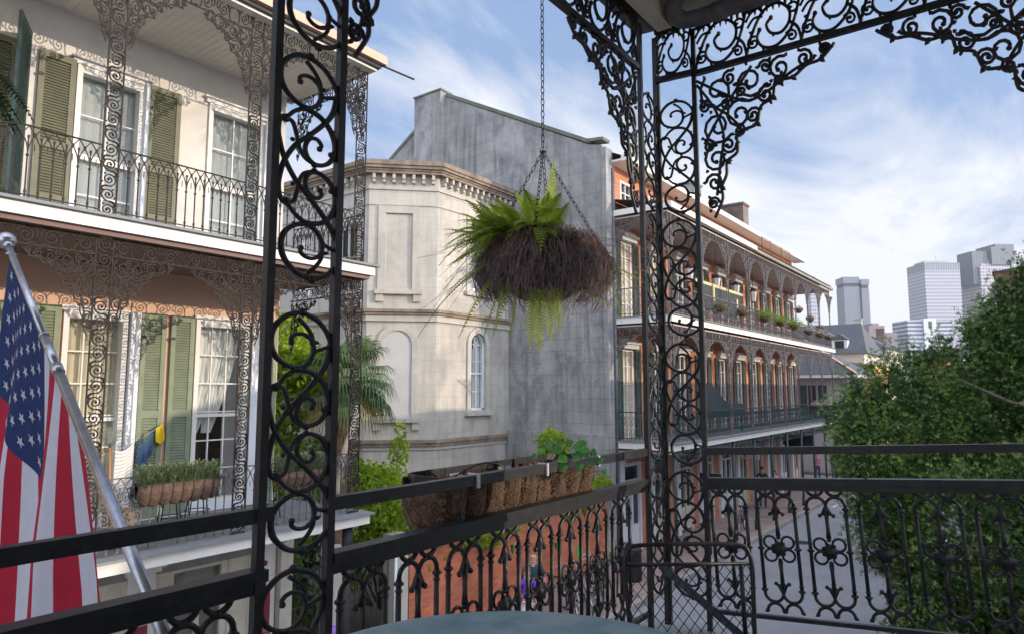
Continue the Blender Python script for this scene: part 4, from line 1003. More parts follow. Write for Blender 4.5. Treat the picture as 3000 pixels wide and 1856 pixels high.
# ground floor shopfronts
for i, x in enumerate(xsw):
    f = MB(); xa, xb = x-.1, x+1.15; f.box(xa,xa+.1,10.22,10.36,G,3.3); f.box(xb-.1,xb,10.22,10.36,G,3.3); f.box(xa+.1,xb-.1,10.225,10.355,2.7,2.78); f.box(xa+.1,xb-.1,10.225,10.355,3.2,3.3); f.box((xa+xb)/2-.04,(xa+xb)/2+.04,10.23,10.35,G,2.7)
    for s in (xa+.14,(xa+xb)/2+.08): f.box(s,s+.42,10.26,10.31,G+.1,1.35)
    w = obj('shop_door', f, [mWhiteC,mCream,mCream,mWhite][i % 4], BH); p = MB(); p.face([(xa+.1,10.32,G),(xb-.1,10.32,G),(xb-.1,10.32,3.2),(xa+.1,10.32,3.2)]); obj('pane', p, mWinD, w)
for x in xsw: g = MB(); g.box(x-.42,x-.14,10.14,10.256,G,3.55); g.box(x-.46,x-.10,10.10,10.256,3.3,3.4); obj('pilaster', g, mWhiteC, BH)
# chimneys
for nm, b_, mt in (('chimney',(26.2,27.0,10.35,10.95,12.5,14.0),mGab),('chimney',(32.6,33.4,10.45,11.75,12.6,14.55),mBrD),('chimney',(32.7,33.3,11.75,12.3,12.9,14.1),mBrD),('chimney',(40.4,41.2,10.6,11.1,12.6,13.5),mBrD)):
    g = MB(); g.box(*b_); a = list(b_); g.box(a[0]-.05,a[1]+.05,a[2]-.05,a[3]+.05,a[5]+.002,a[5]+.10); obj(nm, g, mt, BH)
# gallery iron
def cs2(r=.010):
    m = MB(); iron(m, spiral(0,0,.085,-1.57,1.3,1,.2,9), r, 3); iron(m, [(0,-.085),(-.07,-.11),(-.08,-.15)], r, 3); iron(m, [(.08,0),(.08,.07),(.02,.12)], r, 3); return m
CS2 = cs2(); BK2 = bracket(.80,.95,.0125,3); BK2m = BK2.mesh('bracket', mIronG)
def fr2(r=.010, h=.24, w=.30):
    m = MB(); iron(m, spiral(0,0,h*.45,0,1.4,1,.2,9), r, 3); iron(m, [(-w/2,-h/2),(-w*.3,h*.3),(-w*.45,h*.5)], r, 3); iron(m, [(w*.3,-h*.5),(w*.45,0),(w*.3,h*.5)], r, 3); iron(m, [(-.1,-h*.5),(0,-h*.42),(.1,-h*.5)], r, 3); return m
FR2 = fr2()
def lace_rail(g, x0, x1, y, z0, h=.86, M=None, st=.14):
    q = MB(); n = max(2, round((x1-x0)/st)); st = (x1-x0)/n
    q.bar((x0,y,z0+h),(x1,y,z0+h),.05,.03); q.bar((x0,y,z0+.08),(x1,y,z0+.08),.03,.02)
    for i in range(n):
        x = x0+i*st; q.tube([(x,y,z0),(x,y,z0+h)], .009, 3)
        c = x+st/2
        for z, s in ((z0+.62,1),(z0+.25,-1)): q.tube([(c+.05*math.cos(a)*(.4+.6*(a/6)),y,z+.12*math.sin(a)*s) for a in [k*.9 for k in range(7)]], .009, 3)
        q.tube([(x,y,z0+.42),(c,y,z0+.50),(x+st,y,z0+.42)], .008, 3)
    g.add(q, M)
cx_b = [18.95,21.45,23.9,26.2,28.4,30.6,32.9,35.1,37.4,39.75]
Mb = Matrix.Translation((18.84,8.33,0)) @ Matrix.Rotation(math.pi/2,4,'Z')
for zb, zt, rz_ in ((E2,10.98,E2),(E1,7.55,E1)):
    for x in cx_b:
        g = MB(); lace_col(g, x-.09, x+.09, 8.31, zb, zt, CS2, step=.26, r=.016); obj('column', g, mIronG, BH)
    g = MB()
    for a, b_ in zip(cx_b[:-1], cx_b[1:]): fr_band(g, a+.1, b_-.1, 8.31, zt-.30, zt-.04, FR2, .24, .30)
    fr_band(g, .05, 1.85, 0, zt-.30, zt-.04, FR2, .24, .30, Mb); obj('frieze', g, mIronG, BH)
    for x in cx_b:
        inst('bracket', BK2m, BH, Matrix.Translation((x+.1,8.31,zt-.3))); inst('bracket', BK2m, BH, Matrix.Translation((x-.1,8.31,zt-.3)) @ FX)
    inst('bracket', BK2m, BH, Mb @ Matrix.Translation((1.84,0,zt-.3)) @ FX)
    g = MB()
    for a, b_ in zip(cx_b[:-1], cx_b[1:]): lace_rail(g, a+.1, b_-.1, 8.31, rz_+.02)
    lace_rail(g, .05, 1.85, 0, rz_+.02, M=Mb); obj('railing', g, mIronG if zb > 6 else mIronDG, BH)
g = MB()
for a, b_ in zip(cx_b[:-1], cx_b[1:]): fr_band(g, a+.1, b_-.1, 8.31, 3.50, 3.76, FR2, .24, .30)
fr_band(g, .05, 1.85, 0, 3.50, 3.76, FR2, .24, .30, Mb); obj('frieze', g, mIronDG, BH)
for x in cx_b: g = MB(); g.tube([(x,8.31,G),(x,8.31,3.8)], .05, 8); g.tube([(x,8.31,G),(x,8.31,G+.35)], .08, 8); obj('post', g, mIronDG, BH, True)
g = MB()
for x in (30.2,31.4,33.2,34.6): g.box(x,x+.03,8.9,8.93,11.3,12.3)
g.box(30.2,34.63,8.9,8.92,12.28,12.31); obj('roof_rail', g, mIronG, BH)
# boards and sign things on the galleries
mTarp = M_('dark_green_tarp', (.022,.03,.034), .75, 0, .15, 3)
g = MB(); g.box(21.55,26.3,8.55,8.58,E2+1.35,E2+1.45,1); g.prism([(21.6,.55),(26.1,.35),(26.1,1.34),(21.6,1.34)], 8.55, 8.58, 0, lambda u, y, v: (u, y, E2+v))
g.box(23.0,23.14,8.50,8.545,E2+.5,E2+1.44,1); g.box(25.4,25.54,8.50,8.545,E2+.35,E2+1.15,1)
solo('screen_board', g, [mTarp, M_('ochre_batten', (.5,.42,.2))], 'dark screen board with yellow battens on the upper gallery of the brick house', 'screen')
pn = [(21.6,.62),(21.6,1.72),(21.9,1.80),(22.5,1.74),(23.1,1.55),(23.6,1.25),(24.1,1.10),(25.9,1.04),(25.9,.62)]
g = MB(); g.prism(pn, 8.50, 8.54, 0, lambda u, y, v: (u, y, E1+v)); g.box(21.7,21.76,8.55,8.6,E1+.02,E1+.62); g.box(25.7,25.76,8.55,8.6,E1+.02,E1+.62)
solo('piano_cutout', g, mTarp, 'black board cut like a grand piano lid on the lower gallery of the brick house', 'sign board')
# hanging shop signs
def text_mesh(s, size, loc, mat, parent, rot=(R(90),0,0), name='lettering', align='CENTER', sx=1):
    c = bpy.data.curves.new(name, 'FONT'); c.body = s; c.size = size; c.align_x = align; c.extrude = .003; c.resolution_u = 2
    o = bpy.data.objects.new('tmp', c); C.objects.link(o); dg = bpy.context.evaluated_depsgraph_get()
    me = bpy.data.meshes.new_from_object(o.evaluated_get(dg)); bpy.data.objects.remove(o); me.name = name; me.materials.clear(); me.materials.append(mat)
    q = bpy.data.objects.new(name, me); C.objects.link(q); q.parent = parent
    q.matrix_parent_inverse = Matrix.Translation(parent.location).inverted() if parent.type == 'EMPTY' else Matrix.Identity(4)
    q.location = loc; q.rotation_euler = rot; q.scale = (sx,1,1); return q
def sign(name, label, x, y0, y1, z0, z1, mat, lines, mt, hang=3.5):
    s = thing(name, label, 'sign', (x,(y0+y1)/2,z0)); g = MB(); g.box(x-.02,x+.02,y0,y1,z0,z1)
    obj('board', g, mat, s); 
    for yy in (y0+.1, y1-.1): g = MB(); g.tube([(x,yy,z1),(x,yy,hang)], .01, 5); obj('hanger', g, mIronD, s)
    for tx, sz, z, sx in lines: text_mesh(tx, sz, (x-.024,(y0+y1)/2,z), mt, s, (R(90),0,R(-90)), sx=sx)
    return s
mWl = M_('pale_lettering', (.6,.55,.56), .6); mRed = M_('red_letter', (.55,.03,.03), .5)
s = sign('hanging_sign', 'black hanging shop sign with pale arched lettering under the brick house gallery', 22.8, 8.35, 9.10, 2.20, 2.80, M_('sign_black', (.02,.012,.02), .5), [], mWl, 3.6)
for txt, zc, sg in (('LA MADAMA', 2.51, 1),('BAZARRE', 2.36, -1)):
    n = len(txt)
    for i, chh in enumerate(txt):
        if chh == ' ': continue
        u = (i-(n-1)/2)/((n-1)/2); y = 8.725-u*.30; z = zc + sg*.10*(1-u*u) - (.06 if sg < 0 else 0)
        text_mesh(chh, .12, (22.776, y, z), mWl, s, (R(90), 0, R(-90)))
g = MB(); g.prism([(8.725+.20*math.cos(a*.35), 2.50+.05*math.sin(a*.35)) for a in range(18)], 22.774, 22.779, 0, lambda u, y, v: (y, u, v)); obj('emblem', g, mIronDG, s)
sign('shop_sign', 'white shop sign with a big red letter M between the gallery posts', 29.0, 9.0, 9.75, 2.75, 3.45, mWhite, [('M', .62, 2.83, 1.3)], mRed, 3.7)
sign('hanging_sign', 'dark hanging board near the far corner of the brick house', 36.0, 8.5, 9.9, 2.55, 3.40, mIronD, [('ROYAL', .22, 3.05, 1),('CAFE', .22, 2.72, 1)] if False else [], mWl, 3.7)
# lanterns hanging in the upper gallery
for i, x in enumerate((22.6,25.2,27.4,29.6)):
    l = thing('lantern', 'glazed lantern hanging from the upper gallery ceiling, %s along the row of four' % ['nearest','second','third','farthest'][i], 'lantern', (x,9.2,9.35), 0, 'lanterns of the brick house gallery')
    g = MB(); g.lathe([(.10,0),(.17,.45)], (0,0,0), 6); obj('glass', g, M_('lantern_glass', (.6,.52,.48), .2), l, local=True) if i == 0 else obj('glass', bpy.data.objects['glass'].data, None, l, local=True)
    g = MB(); g.lathe([(.19,.45),(.05,.60),(.0,.62)], n=6); g.tube([(0,0,.6),(0,0,1.55)], .01, 4); obj('cap', g, mIronD, l, local=True); g = MB(); g.lathe([(0,-.04),(.11,0),(.11,.01)], n=6); obj('base', g, mIronD, l, local=True)
# flower baskets on the rails
mGrn = leafmat('bright_green_leaf', (.16,.30,.03), (.30,.42,.05), (.42,.46,.10), 5)
mDkG = leafmat('dark_leaf', (.03,.06,.02), (.06,.10,.03), None, 5)
mWfl = M_('white_petal', (.8,.8,.76), .7, 0, .05)
def tuft(seed, n, r, h, droop, lw=.02, ll=.12):
    rnd = random.Random(seed); g = MB()
    for i in range(n):
        a = rnd.uniform(0, 6.283); q = rnd.random()**.6*r; z = rnd.uniform(0, h)*(1-q/r*.6) - droop*(q/r)**2; p = V((q*math.cos(a), q*math.sin(a), z))
        d = V((math.cos(a)+rnd.uniform(-.6,.6), math.sin(a)+rnd.uniform(-.6,.6), rnd.uniform(-.5,1))).normalized()*ll*rnd.uniform(.5,1); s = V((-d.y,d.x,0)).normalized()*lw if abs(d.x)+abs(d.y) > 1e-5 else V((lw,0,0))
        g.face([p-s*.5, p+d*.5-s, p+d, p+d*.5+s])
    return g
def pot(x, y, z, kind, lab, grp):
    o = thing('flower_basket', lab, 'flower basket', (x,y,z), 0, grp)
    g = MB(); g.lathe([(0,-.24),(.10,-.22),(.19,-.12),(.23,0),(.21,.0),(0,-.02)], n=12); obj('bowl', g, mCoir if kind != 'dark' else M_('dark_pot', (.04,.035,.03), .8), o, True, local=True)
    if kind == 'green': obj('foliage', tuft(int(x*7), 420, .40, .35, .12, .022, .16), mGrn, o, local=True)
    elif kind == 'white': obj('foliage', tuft(int(x*5), 200, .28, .16, .10, .018, .08), mHerb, o, local=True); obj('blossom', tuft(int(x*9), 220, .30, .22, .08, .028, .045), mWfl, o, local=True)
    elif kind == 'olive': obj('foliage', tuft(int(x*3), 260, .26, .12, .22, .018, .10), mHerb, o, local=True)
    else: obj('foliage', tuft(int(x*3), 160, .20, .14, .05, .015, .08), M_('dry_stems', (.16,.08,.07), .9), o, local=True)
G1 = 'flower baskets on the upper rail of the brick house'; G2 = 'hanging baskets at the end of the upper gallery'; G3 = 'white flower baskets on the lower rail'
pot(22.6,8.12,E2+.62,'olive','half bare basket with olive foliage, nearest on the upper rail',G1); pot(24.9,8.12,E2+.66,'olive','second basket on the upper rail, low olive foliage',G1)
for x, l in ((27.5,'bright green fern basket next to the bare ones on the upper rail'),(29.7,'middle of the three bright green fern baskets on the upper rail'),(31.8,'last bright green fern basket before the white flowers')): pot(x,8.10,E2+.66,'green',l,G1)
for x, l in ((34.4,'white flower basket next after the green ferns on the upper rail'),(36.6,'white flower basket between two others on the upper rail'),(38.5,'white flower basket at the far end of the upper rail')): pot(x,8.10,E2+.60,'white',l,G1)
for x, z, l in ((35.0,9.55,'highest of the dried hanging baskets'),(37.2,9.30,'middle hanging basket of dried stems'),(39.3,9.0,'lowest dried hanging basket at the gallery end')):
    pot(x,8.7,z,'dry',l,G2); h = bpy.context.scene.objects
for x, l in ((34.9,'white blossoms in the nearest basket of the lower rail'),(37.0,'white blossoms in the middle basket of the lower rail'),(38.9,'white blossoms in the farthest basket of the lower rail')): pot(x,8.08,E1+.85,'white',l,G3)

# ------------------------------------------------------------------ garden wall, fence
g = MB(); g.box(10.1,18.28,10.15,10.45,ST,2.55); o = thing('garden_wall', 'orange brick garden wall along the pavement under the overhanging leaves', 'wall', (14,10.3,G)); obj('wall', g, mGardB, o)
g = MB(); g.box(10.06,18.3,10.10,10.50,2.552,2.64); obj('coping', g, mStone, o); g = MB(); g.box(10.1,18.28,10.09,10.148,ST,G+.12); obj('plinth', g, M_('grey_plinth', (.25,.24,.23), .9, 0, .15, 3), o)
def pier(x, lab, w=.36, h=2.55):
    p = thing('gate_pier', lab, 'pier', (x,10.3,G), 0, 'garden gate piers'); g = MB(); g.box(-w/2,w/2,-w/2,w/2,0,h-G); g.box(-w/2-.04,w/2+.04,-w/2-.04,w/2+.04,0,.25); obj('shaft', g, mStone, p, local=True); g = MB(); g.box(-w/2-.06,w/2+.06,-w/2-.06,w/2+.06,h-G+.002,h-G+.10); g.box(-w/2,w/2,-w/2,w/2,h-G+.102,h-G+.2); obj('cap', g, mStone, p, local=True)
pier(8.35,'square stone gate pier nearer the galleried house'); pier(9.86,'square stone gate pier at the end of the brick garden wall')
g = MB(); g.box(9.70-.30,9.64,10.08,10.12,1.75,1.98); 
def fence(x0, x1, lab):
    o = thing('iron_fence', lab, 'fence', ((x0+x1)/2,10.3,G), 0, 'iron fence sections'); g = MB(); n = int((x1-x0)/.13)
    for i in range(n+1): x = x0+(x1-x0)*i/n; g.tube([(x,10.3,G),(x,10.3,2.65)], .010, 5); g.lathe([(.018,0),(.0,.09)], (x,10.3,2.65), 5)
    obj('picket', g, mIronD, o); g = MB()
    for z in (G+.15,2.45): g.bar((x0,10.3,z),(x1,10.3,z),.03,.02)
    obj('fence_rail', g, mIronD, o)
fence(7.22,8.15,'black iron fence between the house and the first gate pier'); fence(8.55,9.66,'black iron fence between the two gate piers')
g = MB(); g.tube([(7.9,8.25,G),(7.9,8.25,3.3)], .038, 10); g.tube([(7.9,8.25,G),(7.9,8.25,G+.2)], .06, 10); solo('steel_pole', g, M_('galvanised_steel', (.4,.4,.42), .4, .6, .1, 10), 'plain galvanised pole on the pavement before the iron fence', 'pole', smooth=True)
# ------------------------------------------------------------------ beyond the crossing
mGreyW = M_('grey_stucco', (.42,.41,.40), .85, 0, .06, 1, stain=(.3,.29,.28), ss=.5)
CT = thing('corner_cottage', 'low grey stucco cottage with hipped slate roof and dark green shutters at the far corner', 'house', (48,12,G))
g = MB(); g.box(47,52.8,9.0,18,ST,6.35); obj('wall', g, mGreyW, CT)
g = MB(); ex = .75; zc = 6.55; P = [(47-ex,9-ex),(52.8+ex,9-ex),(52.8+ex,18+ex),(47-ex,18+ex)]; rg = [(49.9,12.4,9.2),(49.9,15.0,9.2)]
q = [(x,y,zc) for x,y in P]; g.face([q[0],q[1],rg[0]]); g.face([q[1],q[2],rg[1],rg[0]]); g.face([q[2],q[3],rg[1]]); g.face([q[3],q[0],rg[0],rg[1]]); obj('roof', g, mSlate, CT)
g = MB(); g.box(47-ex,52.8+ex,9-ex,18+ex,6.36,6.54); obj('eaves', g, mWhiteC, CT)
g = MB(); g.bar((47-ex,9-ex,zc+.05),(49.9,12.4,9.25),.14,.06); obj('ridge_tile', g, mTerra, CT)
for i in range(6):
    for s in (0,1): 
        g = MB()
        if s == 0: x = 48.0+i*.8; g.box(x,x+.42,8.93,8.99,3.9,5.9) if i < 5 else None
        else: y = 10.2+i*1.2; g.box(46.93,46.99,y,y+.5,3.9,5.9)
        if g.v: obj('shutter', g, mShutD, CT)
for y in (10.85,13.25): g = MB(); g.box(46.94,46.985,y,y+.45,3.9,5.9); bars(g,[],[],0,0,0,0,0); o = obj('window', g, mWinD, CT); 
def house(name, label, x0, x1, y0, y1, ze, zr, wall, roof, ridge='x', wins=(), dorm=(), chim=(), z0=ST, hip=.0, gable=True):
    o = thing(name, label, 'house', ((x0+x1)/2,(y0+y1)/2,z0)); g = MB(); g.box(x0,x1,y0,y1,z0,ze); obj('wall', g, wall, o)
    g = MB(); e = .3
    if ridge == 'x':
        ym = (y0+y1)/2; hp = hip*(x1-x0); a = [(x0-e,y0-e,ze),(x1+e,y0-e,ze),(x1+e,y1+e,ze),(x0-e,y1+e,ze)]; r0, r1 = (x0-e+hp,ym,zr),(x1+e-hp,ym,zr)
        g.face([a[0],a[1],r1,r0]); g.face([a[2],a[3],r0,r1]); g.face([a[3],a[0],r0]); g.face([a[1],a[2],r1]); g.face(a[::-1])
    else:
        xm = (x0+x1)/2; hp = hip*(y1-y0); a = [(x0-e,y0-e,ze),(x1+e,y0-e,ze),(x1+e,y1+e,ze),(x0-e,y1+e,ze)]; r0, r1 = (xm,y0-e+hp,zr),(xm,y1+e-hp,zr)
        g.face([a[1],a[2],r1,r0]); g.face([a[3],a[0],r0,r1]); g.face([a[0],a[1],r0]); g.face([a[2],a[3],r1]); g.face(a[::-1])
    obj('roof', g, roof, o)
    for fx, a, b_, c, d in wins:
        g = MB(); p = MB()
        if fx == 'x': g.box(x0-.06,x0-.004,a,b_,c,d); p.box(x0-.075,x0-.062,a+.12,b_-.12,c+.12,d-.12)
        else: g.box(a,b_,y0-.06,y0-.004,c,d); p.box(a+.12,b_-.12,y0-.075,y0-.062,c+.12,d-.12)
        w = obj('window', g, mWhiteC, o); obj('pane', p, mWinD, w)
    for x, y, z, w_, h_ in dorm:
        g = MB(); g.box(x,x+2.2,y-w_/2,y+w_/2,z,z+h_); w = obj('dormer', g, mWhiteC, o); p = MB(); p.box(x-.03,x-.004,y-w_*.3,y+w_*.3,z+.15,z+h_-.1); obj('pane', p, mWinD, w)
        p = MB(); p.prism([(y-w_/2-.12,z+h_),(y+w_/2+.12,z+h_),(y,z+h_+.6)], x-.1, x+2.6, 0, lambda u,yy,v: (yy,u,v)); obj('dormer_roof', p, roof, w)
    for x, y, w_, d_, zt, mt in chim:
        g = MB(); g.box(x,x+w_,y,y+d_,ze,zt); g.box(x-.06,x+w_+.06,y-.06,y+d_+.06,zt+.003,zt+.15); obj('chimney', g, mt, o)
    return o
mYel = M_('yellow_stucco', (.68,.45,.16), .85, 0, .08, 1); mOrg = M_('orange_stucco', (.55,.24,.12), .85, 0, .1, 1)
mTan = M_('pale_tan_stucco', (.55,.50,.42), .85, 0, .08, 1)
house('yellow_house', 'yellow stucco house with white trim catching the sun beyond the cottage', 55, 63, 8.7, 18, 7.4, 8.0, mYel, mMetal, wins=[('y',56,57,4,6),('y',58.4,59.4,4,6),('y',61,62,4,6)])
house('grey_parapet_house', 'flat grey walled house behind the cottage roof', 54, 60, 14.5, 24, 8.6, 9.6, mGreyW, mMetal, wins=[('x',16,18,7.4,8.4)], chim=[])
house('dormer_house', 'house with white dormers and long slate roof behind the yellow house', 68, 78, 11.5, 24, 8.9, 12.0, mTan, mSlate, 'y', dorm=[(68.6,13.6,8.9,1.3,1.3),(68.6,17.2,8.9,1.3,1.3)], chim=[(72,19.0,1.0,.8,13.4,mGreyW),(72,20.2,1.0,.8,13.4,mGreyW)], hip=.1)
house('dark_hipped_house', 'tall house with dark hipped roof, green shutters and a rear chimney', 88, 100, 12.4, 22, 10.3, 13.2, mTan, mSlate, 'x', wins=[('x',13.0,13.9,7.6,9.7),('x',15.2,16.1,7.6,9.7),('x',17.4,18.3,7.6,9.7)], chim=[(90.5,15.4,.8,.8,14.0,mGreyW)], hip=.3)
house('white_hipped_house', 'pale house with grey hipped roof just left of the big tree', 108, 120, 13.2, 22, 10.2, 13.4, mWhiteC, mSlate, 'x', wins=[('x',14,15,7.5,9.5)], chim=[(110,16,1.2,.9,14.2,mBrD)], hip=.3)
house('low_tan_house', 'small tan gabled house at the end of the street', 124, 134, 9.5, 14, 10.4, 12.2, mOrg, mSlate, 'x')
house('brick_side_house', 'dark brick house with sloping parapet behind the end of the long gallery', 50, 66, 19.5, 30, 12.4, 15, mBrD, mSlate, 'x', chim=[(52,20.4,1.2,1.0,16.0,mGreyW),(54.5,20.4,1.2,1.0,16.0,mGreyW)])
house('maroon_house', 'maroon house with dark window rising behind the crown of the big tree', 112, 124, -6, 2.5, 21.4, 22.0, M_('maroon_wall', (.16,.05,.045), .8, 0, .15, 1), mSlate, 'x', wins=[('x',.7,1.9,16.8,19)])
# the row on our own side of the street keeps the low sun off the roadway
house('terrace_house', 'plain stucco terrace on the near side of the street past the crossing', 12.4, 60, -14, -1.8, 8.6, 9.4, mStuc, mSlate, 'x')
house('terrace_house', 'plain stucco house across the side street behind the viewer', 8.5, 12.3, -30, -17, 9.0, 9.6, mStuc, mSlate, 'x')
# wall lanterns on the cottage
for x, l in ((50.1,'wall lantern between the shutters of the grey cottage'),(53.6,'street lantern on a post at the cottage corner')):
    o = thing('street_lantern', l, 'lantern', (x,8.2,3.6)); g = MB(); g.lathe([(.10,.0),(.2,.5)], n=6); obj('glass', g, M_('milky_glass', (.5,.48,.42), .3), o, local=True)
    g = MB(); g.lathe([(.24,.5),(.05,.72),(0,.8)], n=6); g.lathe([(.05,-.1),(.11,0)], n=6); g.tube([(0,0,-.1),(0,0,-3.1)], .05, 8); obj('post', g, mIronD, o, local=True)
# ------------------------------------------------------------------ towers downtown; the paler colours stand in for distance haze
def grid_(name, c, d, fw, fh, wx, wz, axis=None, rough=.5):
    m, t, b_ = nt(name); tcn = t.nodes.new('ShaderNodeTexCoord'); s_ = t.nodes.new('ShaderNodeSeparateXYZ'); t.links.new(tcn.outputs['Object'], s_.inputs[0])
    def fr(o, w): 
        a = t.nodes.new('ShaderNodeMath'); a.operation = 'DIVIDE'; t.links.new(o, a.inputs[0]); a.inputs[1].default_value = w
        f = t.nodes.new('ShaderNodeMath'); f.operation = 'FRACT'; t.links.new(a.outputs[0], f.inputs[0]); return f.outputs[0]
    def lt(o, v): a = t.nodes.new('ShaderNodeMath'); a.operation = 'LESS_THAN'; t.links.new(o, a.inputs[0]); a.inputs[1].default_value = v; return a.outputs[0]
    def ml(x, y): a = t.nodes.new('ShaderNodeMath'); a.operation = 'MULTIPLY'; t.links.new(x, a.inputs[0]); t.links.new(y, a.inputs[1]); return a.outputs[0]
    sm = t.nodes.new('ShaderNodeMath'); sm.operation = 'ADD'; t.links.new(s_.outputs[0], sm.inputs[0]); t.links.new(s_.outputs[1], sm.inputs[1])
    k = ml(lt(fr(sm.outputs[0], fw), wx), lt(fr(s_.outputs[2], fh), wz))
    t.links.new(mixc(t, k, c, d), b_.inputs['Base Color']); b_.inputs['Roughness'].default_value = rough; return m
def tower(name, label, px, py, w, dpt, h, ang, mats, fn):
    o = thing(name, label, 'skyscraper', (px,py,0), ang); fn(o, w, dpt, h, mats); return o
F0_ = R(36.87)
def t1(o, w, d, h, m):
    g = MB(); g.box(0,w*.62,0,d,0,h-9); g.box(w*.62,w*.70,2,d-2,0,h-9); g.box(w*.70,w,-1,d-4,0,h-11); obj('shaft', g, m[0], o, local=True)
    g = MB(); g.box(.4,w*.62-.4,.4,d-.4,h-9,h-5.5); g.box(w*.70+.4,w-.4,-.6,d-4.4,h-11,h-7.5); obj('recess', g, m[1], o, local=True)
    g = MB(); g.box(-.4,w*.62+.4,-.4,d+.4,h-5.5,h+1.2); g.box(w*.70-.4,w+.4,-1.4,d-3.6,h-7.5,h-1.5); obj('crown', g, m[0], o, local=True)
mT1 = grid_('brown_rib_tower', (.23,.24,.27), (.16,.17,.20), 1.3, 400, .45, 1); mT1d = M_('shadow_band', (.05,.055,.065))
tower('rib_tower', 'slim dark twin slab tower, the leftmost on the skyline', 766.5, 145.2, 25, 18, 120.5, R(-56), [mT1,mT1d], t1)
def t2(o, w, d, h, m):
    g = MB(); g.box(0,w,0,d,0,h-7.5); obj('shaft', g, m[0], o, local=True)
    g = MB(); g.box(.01,w-.01,.01,d-.01,h-7.5,h); g.box(-.3,w+.3,-.3,d+.3,h,h+.6); obj('louvre_band', g, m[1], o, local=True)
    g = MB(); g.box(w*.12,w*.75,d*.2,d*.8,h+.6,h+3.6); g.tube([(w*.6,d*.5,h+3.6),(w*.6,d*.5,h+12)], .25, 5); obj('penthouse', g, M_('roof_plant', (.4,.4,.4)), o, local=True)
mT2 = grid_('pale_grid_tower', (.47,.46,.50), (.13,.14,.19), 1.75, 3.6, .5, .5); mT2b = grid_('louvres', (.42,.42,.46), (.10,.11,.13), 1.75, 500, .5, 1)
tower('grid_tower', 'pale square office tower with even window grid, middle of the skyline', 817.0, 77.3, 36.5, 32, 136, R(-53-1), [mT2,mT2b], t2)
def t3(o, w, d, h, m):
    g = MB(); g.box(0,w,0,d,0,h*.93)
    for i in range(6): g.box(w*.03*(i+1)+1,w-w*.045*(i+1),1.5*(i+1),d-1.5*(i+1),h*.93+i*2.9,h*.93+(i+1)*2.9)
    obj('shaft', g, m[0], o, local=True)
    g = MB()
    g.box(w*.20,w*.55,-.6,d*.5,h*.93+2,h*1.075); g.box(w*.30,w*.62,2,d*.6,h*.93,h*1.10); g.box(-6,w*.16,2,d*.5,h*.80,h*1.045); obj('dark_crown', g, m[1], o, local=True)
mT3 = grid_('punched_window_tower', (.42,.38,.43), (.10,.11,.16), 3.0, 3.5, .5, .48); mT3d = grid_('dark_glass_crown', (.13,.15,.18), (.07,.08,.10), 2.4, 100, .5, 1)
tower('stepped_tower', 'wide stepped hotel tower with dark crown, rightmost on the skyline', 852.5, 31.0, 66, 48, 143, R(-53+4), [mT3,mT3d], t3)
mT4 = grid_('striped_block', (.5,.5,.54), (.11,.13,.18), 200, 3.0, 1, .5)
def t4(o, w, d, h, m): 
    g = MB(); g.box(0,w*.34,0,d,0,h); g.box(w*.62,w,0,d,0,h-.5); obj('office_floors', g, m[0], o, local=True); g = MB(); g.box(w*.34+.05,w*.62-.05,-1.5,d+1,0,h+1.0); obj('core', g, m[1], o, local=True); g = MB(); g.box(w*.44,w*.52,-1.6,-1.51,h-6,h-1); obj('vent', g, mWinD, o, local=True)
tower('striped_office', 'low white office block with dark window stripes below the grid tower', 574.5, 67.3, 33, 20, 56.6, R(-53), [mT4, mWhiteC], t4)
mT5 = grid_('mauve_block', (.24,.17,.19), (.33,.27,.30), 3.6, 3.4, .12, .2)
def t5(o, w, d, h, m): g = MB(); g.box(0,w*.55,0,d,0,h+4.5); g.box(w*.15,w*.4,2,d-2,h+4.5,h+6.5); g.box(w*.55,w,1,d,0,h-.5); obj('block', g, m[0], o, local=True)
tower('mauve_block', 'low mauve office block on the skyline between the first two towers', 557.0, 90.0, 21, 15, 48, R(-53), [mT5], t5)
tower('pale_block', 'small pale tower showing above the gallery roof of the brick house', 681, 158, 9, 9, 112, R(-53), [mT2], lambda o,w,d,h,m: (lambda g: (g.box(0,w*.6,0,d,0,h), g.box(w*.6,w,1,d,0,h-5), obj('block', g, m[0], o, local=True)))(MB()))

# thin evening haze between here and downtown
g = MB(); g.box(-120,1150,-420,420,-.8,215); hz = obj('haze', g, None, None, kind='stuff') if False else None
m = bpy.data.materials.new('haze_air'); m.use_nodes = True; t = m.node_tree; t.nodes.clear(); out = t.nodes.new('ShaderNodeOutputMaterial'); pv = t.nodes.new('ShaderNodeVolumePrincipled')
pv.inputs['Color'].default_value = (.86,.90,.97,1); pv.inputs['Density'].default_value = .0002; pv.inputs['Anisotropy'].default_value = .2; t.links.new(pv.outputs[0], out.inputs['Volume'])
hz = obj('haze', g, m, None, kind='stuff')
